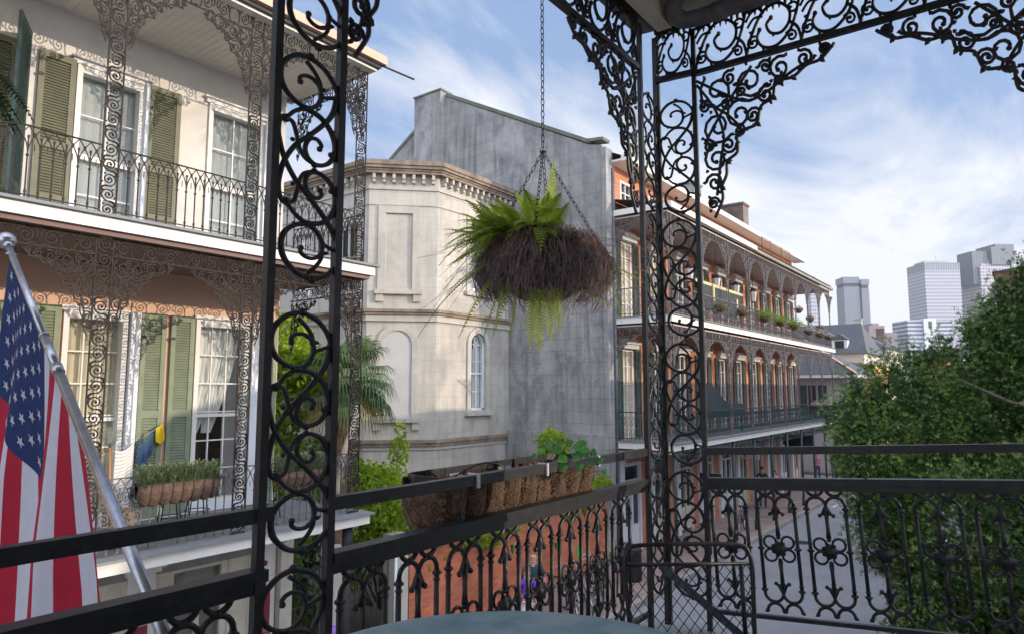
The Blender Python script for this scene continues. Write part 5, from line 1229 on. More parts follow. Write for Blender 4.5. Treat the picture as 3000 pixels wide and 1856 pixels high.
# ------------------------------------------------------------------ trees
def sprays(g, rnd, blobs, n, size, w=.35, k=4, up=.3, shell=.45, m=0):
    """leaf fans scattered through ellipsoidal lobes"""
    tot = sum(b[3]*b[4]*b[5] for b in blobs)
    for (x,y,z,rx,ry,rz) in blobs:
        c = int(n*(rx*ry*rz)**(.72)/sum((b[3]*b[4]*b[5])**.72 for b in blobs))
        for _ in range(c):
            d = V((rnd.gauss(0,1),rnd.gauss(0,1),rnd.gauss(0,1))).normalized(); q = shell+(1-shell)*rnd.random()**.55; q *= 1+.12*rnd.gauss(0,1)
            p = V((x+d.x*rx*q, y+d.y*ry*q, z+d.z*rz*q))
            o = (d+V((rnd.gauss(0,.5),rnd.gauss(0,.5),up+rnd.gauss(0,.5)))).normalized(); s = o.cross(V((rnd.gauss(0,1),rnd.gauss(0,1),rnd.gauss(0,1)))).normalized()
            sz = size*rnd.uniform(.6,1.3)
            for j in range(k):
                a = (j-(k-1)/2)*.55; dr = (o*math.cos(a)+s*math.sin(a)); nn = dr.cross(s.cross(o)).normalized() if False else (dr.cross(o.cross(s))).normalized()
                b_ = p+dr*sz; h = (s*math.cos(a)-o*math.sin(a))*sz*w*.5; mid = p+dr*sz*.5
                g.face([p, mid-h, b_, mid+h], m)
def trunk(P, r0, r1, n=9, g=None):
    g = g or MB(); c = cr(P, 5); L = len(c); g.tube(c, [r0+(r1-r0)*i/(L-1) for i in range(L)], n); return g
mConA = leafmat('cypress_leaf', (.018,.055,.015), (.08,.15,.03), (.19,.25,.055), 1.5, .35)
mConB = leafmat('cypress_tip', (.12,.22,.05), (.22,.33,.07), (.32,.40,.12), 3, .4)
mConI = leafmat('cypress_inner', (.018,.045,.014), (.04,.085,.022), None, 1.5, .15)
rnd = random.Random(11)
TR = thing('evergreen_tree', 'big feathery evergreen tree filling the right of the view over the street', 'tree', (12.2,-.6,G))
blobs = []
sil = [(10.97,2.20,4.85),(11.34,2.20,5.25),(11.54,1.95,5.45),(12.0,1.70,5.70),(12.33,1.45,5.70),(12.7,1.15,5.9),(12.4,.98,5.3),(13.1,.75,6.2),(13.29,.50,6.5),(13.46,.32,6.8),(13.6,.02,7.15),(13.8,-.25,7.5),(13.6,-.9,7.8),(10.9,1.72,4.0),(10.6,1.45,3.2),(10.8,1.05,2.4)]
sil = [(a, b_-.10-(.12 if c < 4.9 else 0), c) for a,b_,c in sil]
for x,y,z in [(a,b_,c-.02) for a,b_,c in sil]:
    r = rnd.uniform(.28,.38); blobs.append((x,y+.02,z+.22,r*.5,r*.5,.36)); blobs.append((x+rnd.uniform(-.1,.1),y+rnd.uniform(-.05,.12),z+.40,.10,.10,.24)); blobs.append((x,y+.26+rnd.uniform(-.1,.1),z-.25+rnd.uniform(-.2,.2),.12,.14,.30)); blobs.append((x,y,z-.15,r,r,.45)); blobs.append((x-.1,y-.18,z-.62,r*1.4,r*1.35,.55)); blobs.append((x-.3,y-.4,z-1.2,r*1.6,r*1.6,.6))
for i in range(135):
    x0_, y0_, z0_ = rnd.choice(sil); q = rnd.random(); y = y0_-.35-q*2.6-max(0,.5-z0_*.0); z = 1.3+(z0_+q*1.0-1.9)*rnd.random()**.8; x = x0_-.9+rnd.uniform(-.7,1.2)+q*.6
    y -= max(0, 3.2-z)*.22
    if y > -2.8: blobs.append((x,y,z,rnd.uniform(.34,.52),rnd.uniform(.32,.5),rnd.uniform(.42,.65)))
for x,y,z in ((10.5,1.35,2.3),(10.3,.8,1.6),(10.2,.6,2.6),(10.0,.3,3.4),(10.1,.7,4.2)): blobs.append((x,y,z,.42,.38,.48))
g = MB(); sprays(g, rnd, blobs, 150000, .070, .19, 3, .9, .35); 
o = obj('crown', g, mConA, TR)
g = MB(); sprays(g, rnd, [(b[0]+.15,b[1]-.12,b[2]-.12,b[3]*.8,b[4]*.8,b[5]*.8) for b in blobs], 22000, .15, .34, 3, .5, .1); obj('inner_foliage', g, mConI, TR)  # darker leaf colour stands in for shade in the crown's hollows
g = MB(); sprays(g, rnd, [(b[0]-.05,b[1]+.05,b[2]+.12,b[3]*1.03,b[4]*1.03,b[5]*1.02) for b in blobs], 50000, .058, .22, 3, 1.2, .85); obj('lit_tips', g, mConB, o)  # paler leaf colour painted as light catching the outer tips
g = trunk([(12.4,-.6,G),(12.35,-.5,2.5),(12.5,-.6,5),(12.6,-.5,7.6)], .24, .05); 
for i in range(20):
    a = rnd.uniform(0,6.28); z = 1.4+i*.20; l = rnd.uniform(.8,1.7); p = V((12.42,-.55,z)); q = p+V((math.cos(a)*l,math.sin(a)*l,rnd.uniform(.4,1.0))); g.tube([p,p.lerp(q,.5)+V((0,0,-.1)),q],[.05,.035,.012],5)
obj('trunk', g, mBark, TR, True)

mLime = leafmat('sunlit_lime_leaf', (.26,.40,.03), (.45,.56,.05), (.13,.24,.025), 2.2, .45)  # leaf colour brightened in place of sunlight on the garden foliage
mMid = leafmat('mid_green_leaf', (.06,.14,.02), (.13,.24,.03), (.24,.34,.05), 2.2, .4)
def btree(name, label, loc, blobs, n, size, mat, tr, seed, group=None, w=.6, k=4):
    rnd = random.Random(seed); o = thing(name, label, 'tree' if 'tree' in name else 'shrub', loc, 0, group); g = MB(); sprays(g, rnd, blobs, n, size, w, k, .1, .4); obj('foliage' if 'shrub' in name else 'crown', g, mat, o)
    g = MB()
    for p in tr: trunk(p, .06, .02, 7, g)
    for b in blobs[::2]:
        s = V((loc[0],loc[1],loc[2]+.6)); e = V(b[:3]); g.tube([s,s.lerp(e,.5)+V((0,0,.2)),e],[.03,.02,.008],4)
    obj('trunk', g, mBark, o)
rb = random.Random(5)
B1 = [(8.5+rb.uniform(-.6,.5),12.2+rb.uniform(-.5,.7),z,.55,.55,.5) for z in (3.2,3.8,4.4,4.9,5.3,5.8,6.3,6.7,4.0,5.1,6.0,3.5)]
btree('garden_tree', 'light green leafy garden tree behind the end column of the galleried house', (8.5,12.3,.4), B1, 9000, .085, mLime, [[(8.5,12.3,.4),(8.4,12.2,2.5),(8.6,12.2,4)]], 3)
B2 = [(7.9+rb.uniform(-.5,.6),11.4+rb.uniform(-.4,.5),z,.5,.45,.45) for z in (1.5,2.0,2.5,2.9,3.3,2.2)]
btree('garden_shrub', 'dark leafy shrub behind the iron fence next to the galleried house', (8.0,11.5,.4), B2, 3500, .08, mMid, [], 4, 'garden shrubs')
B3 = [(10.0+rb.uniform(-.5,.9),11.0+rb.uniform(-.4,.6),z,.55,.5,.42) for z in (1.9,2.3,2.7,3.0,3.3,3.55,3.8,2.6,3.2,3.6)]+[(10.75,11.2,4.25,.22,.22,.3),(10.82,11.2,4.65,.10,.10,.22)]+[(10.3+rb.uniform(-.2,.9),10.75+rb.uniform(-.2,.3),z,.5,.4,.4) for z in (1.9,2.2,2.5,2.8,3.1,3.4,3.6,2.4,2.9)]
btree('garden_shrub', 'tall bright yellow green shrub with a pointed leader by the second gate pier', (10.3,11.2,.4), B3, 18000, .065, mLime, [], 6, 'garden shrubs')
B4 = [(10.9+i*.28+rb.uniform(-.1,.2),10.22+rb.uniform(-.2,.3),2.62+rb.uniform(-.42,.35),.36,.28,.26) for i in range(27)]
btree('garden_shrub', 'low yellow green creeper spilling over the top of the brick garden wall', (14,10.9,.4), B4, 13000, .06, mLime, [], 7, 'garden shrubs')
B5 = [(16.8+rb.uniform(-.5,.9),11.3+rb.uniform(-.3,.6),z,.5,.45,.45) for z in (2.4,2.8,3.2,3.6,4.0,2.6,3.4)]
btree('garden_shrub', 'bright shrub against the grey gable below the corner column', (17.0,11.4,.4), B5, 7000, .065, mLime, [], 8, 'garden shrubs')
B6 = [(9.2+rb.uniform(-.8,1.2),13.2+rb.uniform(-.4,.6),z,.6,.5,.5) for z in (1.5,2.2,2.9,3.5,4.0)]
btree('garden_shrub', 'shaded green shrub at the foot of the palm', (9.5,13.2,.4), B6, 3500, .09, mMid, [], 9, 'garden shrubs')

# ------------------------------------------------------------------ fan palm
PM = thing('fan_palm', 'fan palm with shaggy brown trunk and drooping fans in front of the stone house', 'palm', (9.15,11.2,.4))
mPalm = leafmat('palm_blade', (.06,.12,.045), (.13,.21,.08), (.24,.27,.10), 3, .35); mPalmY = leafmat('palm_dry', (.38,.30,.07), (.50,.42,.12), (.35,.22,.08), 4, .35)
PC = V((9.2,11.15,5.75)); rp = random.Random(21); g = MB(); gy = MB(); st = MB()
def fan(g, c, d, R_, n, droop, rnd):
    d = d.normalized(); s = d.cross(V((0,0,1))); s = s.normalized() if s.length > .05 else V((1,0,0)); u = s.cross(d).normalized()
    for i in range(n):
        a = (i/(n-1)-.5)*math.radians(250); dr = (d*math.cos(a)+s*math.sin(a)).normalized(); L = R_*(.8+.2*math.cos(a))*rnd.uniform(.9,1.05); wv = u.cross(dr).normalized()*(.018)
        p0 = c; p1 = c+dr*L*.5+u*.04; p2 = c+dr*L*.8+V((0,0,-droop*.10*L)); p3 = c+dr*L*.97+V((0,0,-droop*.38*L-.03))
        g.face([p0, p1-wv, p1+wv]); g.face([p1-wv, p2-wv*.7, p2+wv*.7, p1+wv]); g.face([p2-wv*.7, p3, p2+wv*.7])
for i in range(46):
    a = rp.uniform(0,6.283); el = rp.uniform(-.75,1.25); pl = rp.uniform(.45,.80)
    d = V((math.cos(a)*math.cos(el), math.sin(a)*math.cos(el), math.sin(el))); e = PC+d*pl+V((0,0,-.12 if el < 0 else 0))
    st.tube([PC+V((0,0,-.15)),PC+d*pl*.5+V((0,0,.04)),e], [.014,.010,.008], 4)
    fan(gy if el < -.45 else g, e, (d+V((0,0,-.35))), rp.uniform(.42,.58), 26, 1.0 if el > .3 else 1.5, rp)
obj('crown', g, mPalm, PM); obj('dry_fans', gy, mPalmY, PM); obj('leaf_stalks', st, M_('palm_stalk', (.16,.20,.07), .6), PM)
g = MB(); g.tube([(9.15,11.2,.4),(9.12,11.2,3),(9.2,11.15,5.6)],[.19,.20,.17],14)
for i in range(1900):
    a = rp.uniform(0,6.283); z = rp.uniform(1.0,5.6); r = rp.uniform(.17,.24); p = V((9.15+math.cos(a)*r, 11.2+math.sin(a)*r, z)); l = rp.uniform(.15,.5); t_ = V((-math.sin(a),math.cos(a),0))*rp.uniform(.005,.014)
    q = p+V((math.cos(a)*.05,math.sin(a)*.05,-l)); g.face([p-t_,p+t_,q+t_*.3,q-t_*.3])
obj('trunk', g, M_('palm_fibre', (.24,.15,.09), .95, 0, .45, 12), PM)
g = MB()
for i in range(60): p = PC+V((rp.gauss(0,.2),rp.gauss(0,.2),-.05+rp.gauss(0,.1))); g.ball(p, .028, 5, 3)
obj('fruit', g, M_('orange_fruit', (.5,.24,.05)), PM)

# ------------------------------------------------------------------ hanging fern basket
BC = V((2.572,1.748,6.24))
HB = thing('hanging_basket', 'big hanging fern basket with a skirt of dead purple brown stems', 'hanging basket', tuple(BC))
mStem = M_('dead_stem', (.20,.145,.145), .75, 0, .55, 30, stain=(.42,.34,.36), ss=22, samt=.75); mFern = leafmat('fern_leaf', (.30,.43,.05), (.48,.58,.08), (.60,.62,.16), 9, .5)
g = MB(); g.lathe([(0,-.235),(.10,-.228),(.20,-.17),(.255,-.07),(.27,.0),(.25,.02),(.20,.0),(0,.03)], tuple(BC), 26); obj('coir_bowl', g, mCoir, HB, True)
rf = random.Random(33); g = MB()
for i in range(2100):
    a = rf.uniform(0,6.283); r0 = .05+.20*rf.random(); z0 = rf.uniform(.0,.04); rr = rf.uniform(.24,.32); 
    k = rf.random(); zl = -.10-.18*k*rf.uniform(.5,1.15); wob = rf.gauss(0,.16)
    P = [V((math.cos(a)*r0, math.sin(a)*r0, z0)), V((math.cos(a+wob*.3)*(r0+rr)*.47, math.sin(a+wob*.3)*(r0+rr)*.47, z0+rf.uniform(.0,.05))), V((math.cos(a+wob*.7)*rr*.90, math.sin(a+wob*.7)*rr*.90, rf.uniform(-.05,.01))), V((math.cos(a+wob)*(rr+rf.gauss(0,.02)), math.sin(a+wob)*(rr*1.05+rf.gauss(0,.025)), zl*.62)), V((math.cos(a+wob)*(rr*.86+rf.gauss(0,.05)), math.sin(a+wob)*(rr*.86+rf.gauss(0,.05)), zl))]
    g.tube([BC+p for p in cr(P,2)], [.0013]*9 if False else .0012, 3)
for i in range(90):   # stray wisps
    a = rf.uniform(0,6.283); d = V((math.cos(a),math.sin(a),rf.uniform(-.9,.25))); s = BC+V((math.cos(a)*.27,math.sin(a)*.27,rf.uniform(-.1,.05))); l = rf.uniform(.08,.30)
    g.tube([s, s+d*l*.5+V((0,0,rf.gauss(0,.03))), s+d*l+V((rf.gauss(0,.03),rf.gauss(0,.03),-.06))], .0009, 3)
obj('dead_stems', g, mStem, HB)
def frond(g, p0, d, L, droop, rnd, w=.055, n=26):
    d = d.normalized(); s = d.cross(V((0,0,1))); s = s.normalized() if s.length > .1 else V((.8,-.6,0))
    P = [p0+d*L*t_+V((0,0,-droop*L*t_*t_)) for t_ in [i/n for i in range(n+1)]]
    g.tube(P, .0016, 3)
    for i in range(2, n):
        t_ = i/n; ww = w*math.sin(math.pi*min(1,t_*.93+.09))**.7*(1.15-t_*.55); T_ = (P[i+1]-P[i]).normalized(); nn = s.cross(T_)
        for sg in (-1, 1):
            q = P[i]+s*sg*ww+T_*ww*.28-nn*(0)*ww+V((0,0,-.12*ww)); h = T_*L/n*.46; g.face([P[i]-h, P[i]+h, q+h*.35, q-h*.2])
g = MB(); Rv = lambda r, u, f: V((.6*r+.8*f, -.8*r+.6*f, u))   # camera right, up, forward
for (r,u,f,L,dr,w) in ((.12,1,-.1,.42,.02,.052),(.16,1,.1,.40,.05,.05),(-.65,.85,-.3,.40,.35,.05),(-.35,.9,-.2,.36,.25,.05),(-.1,1,.2,.34,.2,.05),(.05,.9,-.4,.33,.25,.05),(-1,.5,0,.42,.45,.05),(-1,.25,-.3,.44,.5,.05),(-.8,.6,.3,.40,.5,.05),(-.5,.7,-.7,.34,.6,.05),(-1,.05,-.2,.36,.6,.045),(-.9,.5,-.6,.32,.6,.045),(-.2,.8,.5,.33,.4,.05),(.3,.7,.5,.28,.5,.045)):
    frond(g, BC+Rv(.02*r,.02,.03*f), Rv(r,u,f), L, dr, rf, w)
for i in range(190):
    r, f = rf.uniform(-1,.15), rf.uniform(-.8,.8); frond(g, BC+Rv(r*.22,.04,f*.18), Rv(r+rf.gauss(0,.25),rf.uniform(.1,1.3),f-.2+rf.gauss(0,.2)), rf.uniform(.14,.34), rf.uniform(.2,1.0), rf, .042, 18)
for (r,u,f,L) in ((-.75,-.25,-.3,.30),(-.9,-.5,-.2,.34),(-.6,-.6,-.4,.30),(-.5,-.9,-.2,.28),(-.7,-.1,-.5,.26),(-.4,-.8,-.5,.24)): frond(g, BC+Rv(r*.30,-.08,f*.2), Rv(r,u,f), L, .5, rf, .045)
for (r,L) in ((-.12,.24),(-.05,.28),(.02,.24),(-.18,.22),(.05,.20),(-.02,.30)): frond(g, BC+Rv(r,-.17,-.14), Rv(r*1.2,-1,-.05), L, .1, rf, .042)
frond(g, BC+Rv(.1,-.20,-.15), Rv(1,-.25,-.1), .22, .2, rf, .03); frond(g, BC+Rv(.26,-.10,-.1), Rv(1,.1,-.1), .18, .5, rf, .035); frond(g, BC+Rv(.30,-.13,0), Rv(.4,-1,0), .16, .2, rf, .03)
obj('fern', g, mFern, HB)
def chain(g, a, b_, L=.036, r=.0022, w=.0085):
    a = V(a); b_ = V(b_); d = (b_-a); n = int(d.length/(L*.82)); d.normalize(); s = d.cross(V((.3,.9,.1))).normalized(); u = d.cross(s)
    for i in range(n):
        c = a+d*(i+.5)*L*.82; q = s if i % 2 else u
        g.tube([c+d*(L*.5*math.sin(t_)*1.0)+q*(w*math.cos(t_)) for t_ in [k*math.pi/5 for k in range(10)]], r, 4, closed=True)
TOPC = BC+V((0,0,.47)); g = MB(); chain(g, TOPC+V((0,0,.02)), (BC.x,BC.y,8.05))
for k in range(4):
    a = k*math.pi/2+.45; chain(g, TOPC, BC+V((math.cos(a)*.25,math.sin(a)*.25,.03)), .032, .0019, .0075)
g.tube([TOPC+V((math.cos(k*.6)*.014,math.sin(k*.6)*.014,0)) for k in range(11)], .003, 5, closed=True); obj('chain', g, mIronD, HB)

# little fern at the left edge
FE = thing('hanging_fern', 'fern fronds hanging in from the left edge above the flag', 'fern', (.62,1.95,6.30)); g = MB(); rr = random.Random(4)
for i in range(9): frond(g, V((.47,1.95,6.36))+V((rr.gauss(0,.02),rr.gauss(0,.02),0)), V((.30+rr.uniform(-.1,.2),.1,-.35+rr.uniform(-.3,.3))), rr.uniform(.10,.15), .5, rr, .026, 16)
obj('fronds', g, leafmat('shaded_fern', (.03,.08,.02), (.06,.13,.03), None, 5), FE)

# ------------------------------------------------------------------ trough on our own rail, with ivy
OP = thing('rail_planter', 'long black iron trough with coir liner clamped outside the near upper rail', 'planter', (2.6,2.0,5.0))
x0, x1, y0, y1, zt, zb = 2.05, 3.24, 1.875, 2.125, 5.245, 4.985
rim = cr([(x0+.04,y0,zt),(x1-.04,y0,zt),(x1,y0+.05,zt),(x1,y1-.07,zt),(x1-.05,y1,zt),(x0+.05,y1,zt),(x0,y1-.05,zt),(x0,y0+.05,zt)], 1, True)
P = [(x0+.03,y0),(x1-.06,y0),(x1-.015,y0+.025),(x1,y0+.09),(x1,y1-.09),(x1-.03,y1-.02),(x1-.09,y1),(x0+.09,y1),(x0+.03,y1-.02),(x0,y1-.09),(x0,y0+.09),(x0+.008,y0+.02)]
g = MB(); 
for i in range(len(P)):
    a, b_ = P[i], P[(i+1)%len(P)]; g.bar((a[0],a[1],zt-.008),(b_[0],b_[1],zt-.008),.006,.030)
n = 9
for i in range(n+1):
    x = x0+.02+(x1-x0-.04)*i/n
    Q = cr([(x,y1,zt-.01),(x,y1-.01,zb+.10),(x,(y0+y1)/2,zb-.01),(x,y0+.01,zb+.10),(x,y0,zt-.01)], 4); g.tube(Q, .0055, 5)
for i in range(14): x = x0+.05+(x1-x0-.1)*i/13; g.box(x-.004,x+.004,y1-.004,y1+.002,zb+.13,zt-.02)
g.tube([(x0+.05,y1-.01,zb+.13),(x1-.05,y1-.01,zb+.13)], .004, 4); g.box(2.12,2.145,1.845,1.875,5.08,5.22)
obj('frame', g, mIron, OP)
g = MB(); rl = random.Random(8); 
for i in range(n):
    xa = x0+.02+(x1-x0-.04)*i/n; xb = x0+.02+(x1-x0-.04)*(i+1)/n; grid = []
    hollow = (i == 5)
    for a in range(9):
        u = a/8; x = xa+(xb-xa)*u; bul = math.sin(math.pi*u)**.6*.042*(.3 if hollow else 1); row = []
        for b2 in range(13):
            th = math.pi*b2/12; yy = (y0+y1)/2-math.cos(th)*((y1-y0)/2-.012+bul); z = zt-.06*(1 if hollow else .25)-math.sin(th)**.8*(zt-zb-.045+bul*.6)
            row.append((x+rl.gauss(0,.0025), yy+rl.gauss(0,.003), z+rl.gauss(0,.004)+(.022*math.sin(i*2.3) if b2 in (0,12) else 0)))
        grid.append(row)
    for a in range(8):
        for b2 in range(12): g.face([grid[a][b2],grid[a+1][b2],grid[a+1][b2+1],grid[a][b2+1]])
    if i in (0, n-1):
        e = [V(q) for q in (grid[0] if i == 0 else grid[-1])]; c_ = V((e[0].x, (y0+y1)/2, zt-.09)); sg = -1 if i == 0 else 1; prev = e
        for k in range(1, 7):
            th = k/6*math.pi/2; cur = [c_+(q-c_)*math.cos(th)+V((sg*.050*math.sin(th)+rl.gauss(0,.004), rl.gauss(0,.003), rl.gauss(0,.003))) for q in e]
            for b2 in range(12): g.face([prev[b2],prev[b2+1],cur[b2+1],cur[b2]])
            prev = cur
ln_ = obj('liner', g, mCoir, OP, True)
g = MB()
for i in range(420):
    th, ph = rl.uniform(.1,3.0), rl.uniform(0,1.4); p = V((x0+.02-.052*math.sin(ph),(y0+y1)/2-math.cos(th)*.12*math.cos(ph),zt-.03-math.sin(th)*(zt-zb-.03)*math.cos(ph)*.95)); d = V((rl.gauss(0,.4),rl.gauss(0,1),rl.gauss(0,1))).normalized()*rl.uniform(.012,.03); g.tube([p,p+d*.5+V((-.006,0,0)),p+d], .0007, 3)
for i in range(2600):   # loose fibres
    k = rl.randint(0,n-1); u = rl.random(); x = x0+.02+(x1-x0-.04)*(k+u)/n; th = rl.uniform(.0,math.pi*.5) if rl.random() < .75 else rl.uniform(0, math.pi); bul = math.sin(math.pi*u)**.6*.044
    p = V((x,(y0+y1)/2-math.cos(th)*((y1-y0)/2-.010+bul), zt-.02-math.sin(th)**.8*(zt-zb-.04+bul*.6))); d = V((rl.gauss(0,1),rl.gauss(0,.3),rl.gauss(0,1))).normalized()*rl.uniform(.01,.03)
    g.tube([p,p+d*.5+V((0,-.006,0)),p+d], .0006, 3)
obj('loose_fibre', g, M_('coir_fibre', (.36,.23,.14), .9, 0, .35, 30), ln_)
g = MB(); g.box(x0+.05,x1-.06,y0+.03,y1-.03,zb+.10,zb+.15); obj('soil', g, M_('dark_soil', (.03,.022,.016), .95), OP)
mTie = M_('cable_tie_white', (.6,.62,.64), .4)
for x in (2.18, 2.68, 3.16):
    g = MB(); g.box(x-.006,x+.006,1.808,1.86,5.212,5.262); g.box(x-.004,x+.004,1.86,1.90,5.246,5.250); g.box(x-.006,x+.006,1.80,1.8105,5.205,5.262); obj('clamp', g, mTie, OP)
g = MB(); g.tube(cr([(2.16,2.0,5.2),(2.30,1.9,5.285),(2.40,1.84,5.26),(2.42,1.865,5.12),(2.36,1.87,5.04)],6), .0035, 5); obj('drip_hose', g, M_('black_hose', (.03,.03,.03), .4), OP, True)
# ivy
IV = thing('trailing_vine', 'trailing vine with glossy heart shaped leaves rising from the right end of the near trough', 'vine', (3.0,2.0,5.15))
mIvy = leafmat('glossy_heart_leaf', (.05,.20,.06), (.09,.27,.09), (.20,.36,.04), 9, .35, .22)
heart = [(0,0),(.30,-.22),(.52,-.02),(.50,.35),(.22,.78),(0,1.05),(-.22,.78),(-.50,.35),(-.52,-.02),(-.30,-.22)]
def hleaf(g, p, d, up, s):
    d = V(d).normalized(); x = d.cross(V(up)).normalized(); n_ = x.cross(d)
    c = p+d*.35*s
    pts = [p+x*(u*s)+d*(v*s)+n_*(-.18*abs(u)*s) for u, v in heart]
    for i in range(len(pts)): g.face([c, pts[i], pts[(i+1)%len(pts)]])
g = MB(); gs = MB()
def U3(px, py, F): # point at picture-like coordinates, only used offline style: right/up/forward in metres
    r = (px-1500)/2000*F; u = -(py-928)/2000*F; pt = pit
    f_ = F*math.cos(pt)-u*math.sin(pt); z_ = F*math.sin(pt)+u*math.cos(pt); return V((f_*math.cos(yw)+r*math.sin(yw), f_*math.sin(yw)-r*math.cos(yw), H+z_))
for k,(r,u,F_,s,dr,du) in enumerate([(.02,.150,3.35,.055,-1,.1),(.00,.115,3.3,.05,-.6,-.5),(.035,.10,3.3,.05,-.3,.9),(.05,.14,3.3,.05,.8,.2),(.22,.33,3.4,.07,.9,-.3),(.30,.36,3.4,.05,.5,.2),(.36,.31,3.35,.09,.6,-.2),(.40,.34,3.4,.10,-.9,-.1),(.29,.26,3.35,.075,-.8,-.5),(.33,.25,3.3,.07,.8,.3),(.37,.20,3.3,.06,-.3,-.9),(.42,.21,3.3,.06,.9,.1),(.47,.22,3.3,.05,.7,.3),(.28,.19,3.3,.06,-.6,-.7),(.16,.30,3.4,.04,-.8,.2),(.12,.27,3.4,.04,-.6,-.6),(.18,.35,3.4,.05,.8,.3),(.25,.37,3.4,.05,.9,.1),(.50,.15,3.3,.04,.4,-.8),(.44,.27,3.35,.05,.2,.9)]):
    p = V((2.66,1.98,5.12))+Rv(r*.85-.0,u*.60+.01,0)
    hleaf(g, p, Rv(dr,du,-.25), Rv(.1*math.sin(k),.5+.3*math.cos(k*2),-1), s*.68)
    gs.tube(cr([V((2.86,2.0,5.10))+Rv((r-.1)*.2,0,0), V((2.76,1.99,5.14))+Rv(r*.55,u*.3,0), p], 4), .0016, 3)
for (a,z,s) in ((2.2,4.95,.06),(2.55,4.9,.05),(2.9,4.85,.05),(3.1,4.80,.08),(3.22,4.62,.08),(3.26,4.45,.08),(3.30,4.75,.06),(3.35,4.55,.07),(3.18,4.95,.05),(3.40,4.9,.05),(3.45,4.70,.05),(3.28,4.35,.06)):
    hleaf(g, V((a,1.90,z)), (-.2+.5*math.sin(a*9),-.1,-1), (.2,-1,.3*math.cos(a*5)), s*.8)
gs.tube(cr([(3.18,2.0,5.12),(3.24,1.95,4.95),(3.22,1.90,4.7),(3.28,1.9,4.4),(3.26,1.9,4.25)],5), .002, 3); gs.tube(cr([(3.2,1.93,5.0),(3.35,1.88,4.9),(3.45,1.86,4.72),(3.5,1.86,4.6)],5), .0016, 3)
st_ = obj('stems', gs, M_('vine_stem', (.10,.14,.05)), IV); obj('leaves', g, mIvy, IV)

# ------------------------------------------------------------------ flag
FL_ = thing('flag', 'stars and stripes flag hanging in folds from a slanted silver pole at the left', 'flag', (.95,1.98,4.6))
PB, PT = V((1.0,1.96,4.93)), V((1.075,3.70,6.262)); ax = (PT-PB).normalized(); PL = (PT-PB).length; low = PB-ax*.55
mPole = M_('brushed_aluminium', (.45,.46,.50), .28, .85, .12, 40, stain=(.22,.22,.26), ss=12, samt=.6)
g = MB(); g.tube([low, PB+ax*PL*.55], .0185, 16); g.tube([PB+ax*PL*.55, PB+ax*PL*.57], .0215, 16); g.tube([PB+ax*PL*.57, PB+ax*PL*.66], .0165, 16); g.tube([PB+ax*PL*.66, PB+ax*PL*.665],.019,16); g.tube([PB+ax*PL*.66, PT], .0135, 14)
obj('pole', g, mPole, FL_, True)
g = MB(); g.ball(PT+ax*.035, .040, 20, 12); g.tube([PT-ax*.03,PT+ax*.01], .020, 14); obj('finial', g, mPole, FL_, True)
mFR = M_('flag_red', (.42,.008,.035), .75, 0, .08, 20); mFW = M_('flag_white', (.60,.60,.67), .75, 0, .04, 20); mFB = M_('flag_blue', (.010,.03,.12), .75, 0, .12, 20)
for m in (mFR, mFW, mFB):
    t = m.node_tree; b_ = t.nodes['Principled BSDF']; tr = t.nodes.new('ShaderNodeBsdfTranslucent'); src = b_.inputs['Base Color'].links[0].from_socket; t.links.new(src, tr.inputs[0]); mx = t.nodes.new('ShaderNodeMixShader'); mx.inputs[0].default_value = .35
    t.links.new(b_.outputs[0], mx.inputs[1]); t.links.new(tr.outputs[0], mx.inputs[2]); t.links.new(mx.outputs[0], t.nodes['Material Output'].inputs[0])
HO, FY = 1.22, 1.80     # hoist, fly
hp0, hp1 = PT-ax*.08, PT-ax*1.32
def fpos(a, b_):
    """a 0..1 down the hoist, b 0..1 along the fly; hangs from the pole"""
    h = hp0.lerp(hp1, a)+V((0,0,-.022)); d = b_*FY
    drop = d*(.985-.10*a); sw = math.sin(a*15.0+.9*math.sin(b_*2.1))*.034*min(1, b_*2.4); sw2 = math.sin(a*15.0+1.9+.6*b_)*.06*min(1,b_*2)
    back = .36*b_**1.15*(1-a)**1.0 - .20*b_*a      # cloth gathers toward the middle
    side = -.02*b_+sw
    p = h + V((side+.02*b_*(a-.5), sw2*.5-back*.55, -drop))
    p += V((.6,-.8,0))*((a-.38)*.34*b_**.9+.05*math.sin(a*8)*b_+.5*sw)
    return p
g = MB(); NA, NB = 13*6, 70; grid = [[fpos(i/NA, j/NB) for j in range(NB+1)] for i in range(NA+1)]
for i in range(NA):
    for j in range(NB):
        s = i//6; can = i < 42 and j < NB*.33
        g.face([grid[i][j],grid[i+1][j],grid[i+1][j+1],grid[i][j+1]], 2 if can else (0 if s % 2 == 0 else 1))
fc = obj('cloth', g, [mFR,mFW,mFB], FL_, True)
g = MB()
def star(a, b_, s=.030):
    c = fpos(a, b_); ta = (fpos(a+.01,b_)-fpos(a-.01,b_)); tb = (fpos(a,b_+.01)-fpos(a,b_-.01)); n_ = ta.cross(tb).normalized()
    pts = []
    for k in range(10):
        r = s*(1 if k % 2 == 0 else .40); an = k*math.pi/5; pts.append((a+r*math.cos(an)/HO, b_+r*math.sin(an)/FY))
    for sg in (-.004, .004):
        P3 = [fpos(u,v)+n_*sg for u, v in pts]; cc = c+n_*sg
        for k in range(10): g.face([cc, P3[k], P3[(k+1)%10]])
for r in range(9):
    for q in range(6 if r % 2 == 0 else 5):
        star((r+1)*.538/10, (q+.5+(.5 if r % 2 else 0))*.33/6.0, .026)
obj('stars', g, mFW, fc)
g = MB(); g.tube([hp0+V((0,0,-.02)), hp1+V((0,0,-.02))], .006, 6); obj('hoist_band', g, mFW, FL_)
g = MB()
